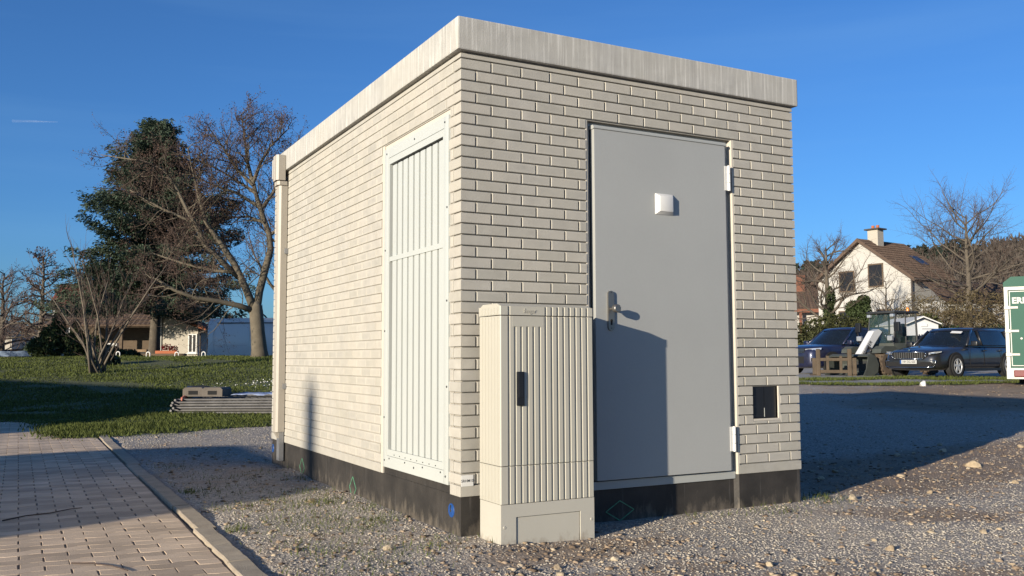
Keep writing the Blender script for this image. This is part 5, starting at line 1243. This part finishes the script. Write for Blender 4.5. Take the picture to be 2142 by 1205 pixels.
for i_ in range(len(back)-1):
    a_, b_ = back[i_], back[i_+1]; d_ = Vector((b_[0]-a_[0], 0, b_[1]-a_[1])).normalized(); n_ = Vector((d_.z, 0, -d_.x))*.03
    q = [Vector((p[0], y, p[1]))+o_ for y in (-.78, .78) for p, o_ in ((a_, n_*0), (b_, n_*0), (b_, n_), (a_, n_))]
    bk.add(q, [(0,1,2,3),(4,5,6,7),(0,1,5,4),(1,2,6,5),(2,3,7,6),(3,0,4,7)])
bko = bk.build('bucket', M['loader_grey'], ldr)
for sy in (-1, 1): MB().prism(back+[(2.12,.22)], 'y', sy*.78, sy*.80).build('side_plate', M['loader_grey'], bko)
MB().cbox(1.40,1.60,-.45,.45,.14,.62,.03).build('quick_coupler', M['loader_dark'], ldr)
# ---- pallet fork carriage standing before the SUV
fk = thing('pallet_fork_carriage', 'rusty pallet fork carriage standing on the grass before the blue car', 'fork carriage', park(10.17, 29.0), cam_grid_rot(-12))
for x in (-.50, .44): MB().cbox(x-.065,x+.065,-.07,.07,-.02,.84,.03).build('upright', M['mud_steel'], fk)
for z in (.50, .12): MB().cbox(-.50,.44,-.06,.06,z-.045,z+.055,.015).build('crossbar', M['mud_steel'], fk)
for x in (-.22, .18): MB().cbox(x-.04,x+.04,-.05,.05,.1,.62,.01).build('bracket', M['mud_steel'], fk)
for x in (-.62, .58): MB().cbox(x-.06,x+.06,-.05,.9,-.01,.05,.01).cbox(x-.06,x+.06,-.05,.0,.0,.55,.01).build('fork_tine', M['mud_steel'], fk)
# ---- site_hut on wheels with lettering
hut = thing('site_hut', 'small white gabled hut on wheels with black lettering behind the loader', 'hut', park(18.35, 41.0), cam_grid_rot(0))
MB().prism([(-.70,.55),(.70,.55),(.70,1.98),(0,2.26),(-.70,1.98)], 'y', 0, 3.2).build('wall', M['white_paint'], hut)
for sx in (-1, 1): MB().prism([(0,2.26),(sx*.80,1.94),(sx*.80,1.99),(0,2.32)], 'y', -.14, 3.3).build('roof', M['white_plastic'], hut); MB().prism([(0,2.20),(sx*.78,1.89),(sx*.78,1.94),(0,2.262)], 'y', -.145, -.10).build('verge_trim', M['black_plastic'], hut)
lettering('lettering', 'wela', .50, M['ink'], hut, (.18,-.012,1.42), (1,0,0), (0,0,1), .004, .012, sx=.8)
MB().box(-.02,.38,-.012,-.001,1.735,1.755).build('print_bar', M['ink'], hut)
MB().cbox(-.08,.20,-.05,-.001,1.86,1.98,.01).build('vent_cap', M['white_plastic'], hut)
for sx in (-1, 1): MB().lathe([(0,-.08),(.2,-.09),(.28,-.07),(.28,.07),(.2,.09),(0,.08)], (sx*.66,1.6,.28), 'x', 18).build('wheel', M['tyre'], hut)
MB().box(-.55,.55,.2,3.0,.42,.55).build('chassis', M['loader_dark'], hut)
# ---- green box trailer
M['green'] = mat('green_panel', (.006,.085,.055), .55, .08, 2, 60, 0, 0, .3, 0); M['alu'] = mat('aluminium_frame', (.33,.33,.31), .5, .1, 8, 90, 0, .6)
trl = thing('box_trailer', 'green box trailer with white lettering at the right edge', 'trailer', park(12.77, 21.49), cam_grid_rot(-29))
tx0, tx1 = -1.05, 1.15
MB().box(tx0,tx1,.02,3.6,.42,2.36).build('body', M['green'], trl)
MB().prism([(tx0-.03,2.36),(tx1+.03,2.36),(tx1+.03,2.50),(tx1-.10,2.60),(tx0+.14,2.60),(tx0-.03,2.46)], 'y', -.04, 3.65).build('roof', M['green'], trl)
MB().box(tx0-.02,tx0+.06,-.03,.03,.36,2.38).build('frame_post', M['alu'], trl); MB().box(tx1-.06,tx1+.02,-.03,.03,.36,2.38).build('frame_post', M['alu'], trl)
MB().box(tx0+.06,tx1-.06,-.03,.03,2.28,2.38).build('frame_rail', M['alu'], trl)
MB().box(tx0-.03,tx1+.03,-.06,.04,.16,.42).build('light_board', M['alu'], trl)
dl = MB().box(tx0+.10,tx1-.10,-.034,.018,.48,2.24).build('door', M['green'], trl)
MB().box(tx0+.085,tx0+.105,-.038,.0,.465,2.255).box(tx1-.105,tx1-.085,-.038,.0,.465,2.255).box(tx0+.105,tx1-.105,-.038,0,2.235,2.255).box(tx0+.105,tx1-.105,-.038,0,.465,.485).build('edging', M['alu'], dl)
for z in (1.86,1.30,.74):
    MB().cbox(tx0-.03,tx0+.10,-.055,-.03,z-.045,z+.045,.008).cbox(tx0+.08,tx0+.27,-.05,-.033,z-.03,z+.03,.008).build('hinge', M['alu'], trl)
MB().lathe([(0,-.012),(.025,-.012),(.032,0)], (tx0+.31,-.034,1.12), 'y', 14).build('lock', M['alu'], dl)
lettering('lettering', 'ERD', .20, M['plate_white'], dl, (tx0+.325,-.036,2.02), (1,0,0), (0,0,1), .002, .008, sx=1.0)
for k, tx_ in enumerate(['Tel.', 'Fax']): lettering('lettering', tx_, .075, M['plate_white'], dl, (tx0+.46,-.036,.80-.075*k), (1,0,0), (0,0,1), .001, .001)
MB().cbox(tx0+.12,tx0+.36,-.11,-.055,.21,.37,.02).build('tail_light', M['red_lens'], trl); MB().cbox(tx1-.36,tx1-.12,-.11,-.055,.21,.37,.02).build('tail_light', M['red_lens'], trl)
for x in (tx0+.32, tx1-.32):
    for y in (1.4, 2.1): wheel(trl, x, -1, y, .30, .19, M['rim']) if False else MB().lathe([(.0,-.09),(.2,-.1),(.29,-.08),(.295,0),(.29,.08),(.2,.1),(0,.09)], (x,y,.295), 'x', 20).build('wheel', M['tyre'], trl, ang=40)
MB().box(tx0+.2,tx1-.2,1.35,2.15,.26,.33).build('axle', M['loader_dark'], trl)

# ================================================================ white gabled house and its neighbours
D2 = math.radians(55)
hs = thing('gabled_house', 'white gabled house with a brown tiled roof and cream chimney behind the hedge', 'house', cam_grid(28.38, 65, 1.6), cam_grid_rot(35))
# local: +x along the ridge (right, away), +y along the gable (left, away)
GW, RL, ez, az_ = 7.8, 5.2, 5.25, 8.10
MB().prism([(0,-.6),(GW,-.6),(GW,ez),(GW/2,az_-.12),(0,ez)], 'x', 0, RL).build('wall', M['render_white'], hs)
pitch = (az_-ez)/(GW/2); ov = .55
tiled(hs, 'roof', (-.45,-ov,ez-ov*pitch+.05), (RL+.4,-ov,ez-ov*pitch+.05), (RL+.4,GW/2,az_+.05), (-.45,GW/2,az_+.05), M['tile_brown'], 15, 34, .06)
tiled(hs, 'roof', (-.45,GW+ov,ez-ov*pitch+.05), (RL+.4,GW+ov,ez-ov*pitch+.05), (RL+.4,GW/2,az_+.05), (-.45,GW/2,az_+.05), M['tile_brown'], 6, 12, .06)
for (ya, za, yb, zb_) in ((-ov,ez-ov*pitch,GW/2,az_),(GW+ov,ez-ov*pitch,GW/2,az_)): MB().prism([(ya,za-.18),(yb,zb_-.18),(yb,zb_+.10),(ya,za+.10)], 'x', -.5, -.40).build('verge_board', M['tile_brown'], hs)
ch = MB().box(1.0,1.75,3.15,4.0,az_-.9,az_+.80).build('chimney', M['render_cream'], hs)
MB().box(.82,1.93,2.97,4.18,az_+.80,az_+.90).build('cap', M['tile_grey'], ch)
for y in (3.35,3.75): MB().lathe([(.12,0),(.12,.25),(.09,.26)], (1.35,y,az_+.90), 'z', 10).build('pot', M['terracotta'], ch)
def dark_window(y, z, w_, h_):
    f = MB().prism([(y-w_/2,z-h_/2),(y+w_/2,z-h_/2),(y+w_/2,z+h_/2),(y-w_/2,z+h_/2)], 'x', -.05, -.004).build('window', M['timber'], hs)
    g_ = MB().box(-.062,-.045,y-w_/2+.1,y+w_/2-.1,z-h_/2+.1,z+h_/2-.1).build('pane', M['window'], f); MB().box(-.10,-.004,y-w_/2-.08,y+w_/2+.08,z-h_/2-.1,z-h_/2-.02).build('sill', M['render_cream'], f)
dark_window(2.75, 5.35, 1.25, 1.75); dark_window(5.2, 5.05, 1.35, 1.6); dark_window(2.2,2.2,1.2,1.3); dark_window(5.4,2.2,1.2,1.3)
sk_ = MB(); a = Vector((3.2, 1.05, ez+1.05*pitch+.16)); 
sk_.add([a, a+Vector((1.1,0,0)), a+Vector((1.1,1.0,1.0*pitch)), a+Vector((0,1.0,1.0*pitch)), a+Vector((0,0,.06)), a+Vector((1.1,0,.06)), a+Vector((1.1,1.0,1.0*pitch+.06)), a+Vector((0,1.0,1.0*pitch+.06))], [(0,1,2,3),(4,5,6,7),(0,1,5,4),(1,2,6,5),(2,3,7,6),(3,0,4,7)]); sk_.build('roof_window', M['window'], hs)
MB().tube([(-.05,-.08,ez-.2),(-.05,-.08,-.4)], .06, 8).build('downpipe', M['tile_grey'], hs)
MB().tube([(-.45,-ov-.06,ez-ov*pitch-.02),(RL+.3,-ov-.06,ez-ov*pitch-.02)], .07, 8).build('gutter', M['tile_grey'], hs)
# annexe
an = thing('house_annexe', 'low white annexe with a dark doorway right of the gabled house', 'building', cam_grid(30.7, 62.5, 1.5), cam_grid_rot(8))
MB().prism([(-1.2,0),(7.5,0),(7.5,3.3),(-1.2,3.3)], 'y', 0, 4).build('wall', M['render_white'], an)
MB().box(-1.5,.9,-1.4,0,2.35,2.5).build('porch_roof', M['tile_brown'], an); MB().box(-.6,.5,-.03,-.004,0,2.1).build('door', M['timber'], an)
for x in (-1.35,.75): MB().box(x-.07,x+.07,-1.3,-1.16,0,2.35).build('porch_post', M['timber'], an)
tiled(an, 'roof', (-1.4,-.4,3.2), (7.8,-.4,3.2), (7.8,2.2,4.7), (-1.4,2.2,4.7), M['tile_brown'], 7, 26)
# far house at the left of the gabled one
lh = thing('brown_roofed_house', 'house with a brown roof and orange chimney right behind the corner of the station', 'house', cam_grid(27.0, 84, 2.0), cam_grid_rot(-12))
MB().prism([(-6,0),(1.6,0),(1.6,3.6),(-6,3.6)], 'y', 0, 7).build('wall', M['render_white'], lh)
tiled(lh, 'roof', (-6.3,-.5,3.35), (1.9,-.5,3.35), (1.9,3.5,5.6), (-6.3,3.5,5.6), M['tile_brown'], 12, 26); tiled(lh, 'roof', (-6.3,7.5,3.35), (1.9,7.5,3.35), (1.9,3.5,5.6), (-6.3,3.5,5.6), M['tile_brown'], 4, 8)
M['old_brick'] = mat('old_orange_brick', (.21,.085,.05), .9, .25, 4, 40, .004)
c3 = MB().box(-.6,.2,2.6,3.4,4.6,6.7).build('chimney', M['old_brick'], lh)
for x in (-3.0,-.6,1.2): MB().box(x-.12,x+.12,-.9,-.66,0,3.1).build('porch_post', M['old_brick'], lh)
MB().box(-3.2,1.5,-1.0,-.5,3.0,3.3).build('balcony_beam', M['old_brick'], lh); window(lh, (-1.8,0,1.7), (1,0,0), (0,0,1), (0,-1,0), 1.2, 1.3)

# ================================================================ trees and hedges on the right
simple_tree('bare_tree', 'wide-crowned bare tree right of the gabled house', 29.2, 58.5, 10.4, .28, 51, (M['bark'], M['twig']), kids=(6,6,5), up=.26, spread=.8, nb=20, first=.34, ratio=.6, gn=.45, bl=.42, mx=4)
simple_tree('bare_tree', 'old bare tree with ivy on its trunk before the gabled house', 19.3, 56, 7.8, .30, 52, (M['bark'], M['twig']), kids=(6,5,5), up=.25, spread=.8, nb=17, first=.26, ratio=.58, gn=.5, bl=.36, mx=4)
simple_tree('bare_tree', 'thin bare tree with pale twigs at the right part of the white gable', 23.3, 57, 5.4, .14, 53, (M['bark'], M['twig_pale']), kids=(5,4,3), up=.3, nb=15, first=.15, bl=.36)
simple_tree('bare_tree', 'slim bare sapling above the hedge at the right edge', 33.0, 60, 9.2, .10, 54, (M['bark'], M['twig']), kids=(4,3), up=.6, nb=10, first=.35, mx=3, bl=.22)
simple_tree('bare_tree', 'bare sapling close to the corner of the station', 17.2, 57, 6.6, .08, 55, (M['bark'], M['twig']), kids=(4,3), up=.6, nb=9, first=.3, mx=3, bl=.22)
bush('ivy_column', 'dark ivy climbing the old tree before the gable', 19.35, 55.9, [(0,0,1.4),(0,0,2.4),(.1,0,3.4),(-.1,0,.7)], [(.38,.38,.8),(.36,.36,.8),(.3,.3,.7),(.5,.5,.7)], 5200, .13, M['ivy'], 62)
bush('ivy_bush', 'dark green ivy bush before the middle of the white gable', 21.0, 55.2, [(0,0,2.4),(.45,0,1.7),(-.4,0,2.7),(.2,0,3.1),(.35,0,1.0)], [(.7,.6,.8),(.6,.6,.8),(.55,.5,.5),(.4,.4,.45),(.6,.5,.8)], 7600, .15, M['ivy'], 63)
hC = [(x, 0+.4*math.sin(x*2), .75+.25*math.sin(x*1.7)) for x in np.arange(-1.5, 6.2, .55)]
bush('clipped_hedge', 'olive green hedge behind the blue car', 14.6, 44.5, hC+[(x,.5,1.5+.3*math.sin(x*1.3)) for x in np.arange(-1.2,6,.7)], [(.75,.7,1.0)]*len(hC)+[(.7,.6,.75)]*len(np.arange(-1.2,6,.7)), 30000, .13, M['hedge'], 64, twigs=8)
bC = [(x, .8*math.sin(x*1.9), 1.1+.35*math.sin(x*1.1)+.10*x) for x in np.arange(-1.5, 15, .8)]
bush('bramble_thicket', 'tall brown bramble thicket behind the estate car and the green trailer', 21.0, 47.0, bC+[(x,1.4,2.3+.3*math.sin(x*2.3)+.13*x) for x in np.arange(-.5,15,.9)], [(1.0,.9,1.2)]*len(bC)+[(.95,.9,.95)]*len(np.arange(-.5,15,.9)), 46000, .17, M['bramble'], 65, .25, twigs=40)
bush('evergreen_bush', 'dark evergreen growth in the lower part of the thicket', 23.5, 46.2, [(x,0,.9+.3*math.sin(x*3)) for x in np.arange(-2,4.5,.7)], [(.7,.6,.8)]*10, 12000, .14, M['ivy'], 66)
# wooded hill: trunks and twigs read as one mass
def wood_mass(name, rng, n, s0, s1, a0, a1, hh, m, size, lean=.25, ncl=26, cone=False, keep=None):
    s = rng.uniform(s0, s1, n); a = rng.uniform(a0, a1, n); l = a*s; X = CAM.x+RH.x*l+FH.x*s; Y = CAM.y+RH.y*l+FH.y*s; Z = T(X, Y)
    h = hh*rng.uniform(.6, 1.15, n)
    k = np.repeat(np.arange(n), ncl); u = rng.random(len(k)); rad = hh*.30*(np.where(u < .25, .25, 1)*np.sqrt(rng.random(len(k)))) if not cone else hh*.22*(1.02-u)
    th = rng.uniform(0, 2*PI, len(k)); P = np.stack([X[k]+np.cos(th)*rad, Y[k]+np.sin(th)*rad, Z[k]+h[k]*(u if cone else .12+.88*u)], 1)
    D = np.stack([np.cos(th)*.5, np.sin(th)*.5, np.full(len(k), -.3 if cone else 1.0)], 1)
    V, F = quads(rng, P, size*(.5+rng.random(len(k))), .22 if not cone else .5, D); return tag(np_mesh(name, V, F, m), kind='stuff')
M['wood_brown'] = leaf_mat('far_bare_wood', (.082,.068,.056), .4, .1); M['wood_dark'] = leaf_mat('far_conifers', (.020,.030,.022), .4, .05); M['wood_olive'] = leaf_mat('scrub', (.12,.10,.055), .45, .1)
rwd = np.random.default_rng(71)
wood_mass('hillside_wood', rwd, 3000, 112, 250, .26, .66, 6.5, M['wood_brown'], 1.3, ncl=44)
wood_mass('ridge_conifers', rwd, 420, 205, 250, .26, .50, 7.5, M['wood_dark'], 1.5, ncl=60, cone=True)
wood_mass('scrub', rwd, 330, 66, 110, .42, .68, 4.0, M['wood_olive'], .6, ncl=130)
wood_mass('far_wood', rwd, 500, 130, 260, -.70, -.15, 6.5, M['wood_brown'], 1.8, ncl=40)
# vapour trail, very high
vt = MB().tube([cam_grid(-4980, 9000, 2372), cam_grid(-4800, 9000, 2370), cam_grid(-4530, 9000, 2362)], [16,12,3], 8)
mv, tv, bv = nodes('vapour'); nv = noise(tv, coords(tv, 'pos'), .004, 3); tv.links.new(maprange(tv, nv, .3, .7, .01, .055), bv.inputs['Alpha']); bv.inputs['Base Color'].default_value = (.9,.9,.9,1); bv.inputs['Roughness'].default_value = 1
tag(vt.build('vapour_trail', mv, None, True), 'short faint white vapour trail high in the sky at the left', 'vapour trail')
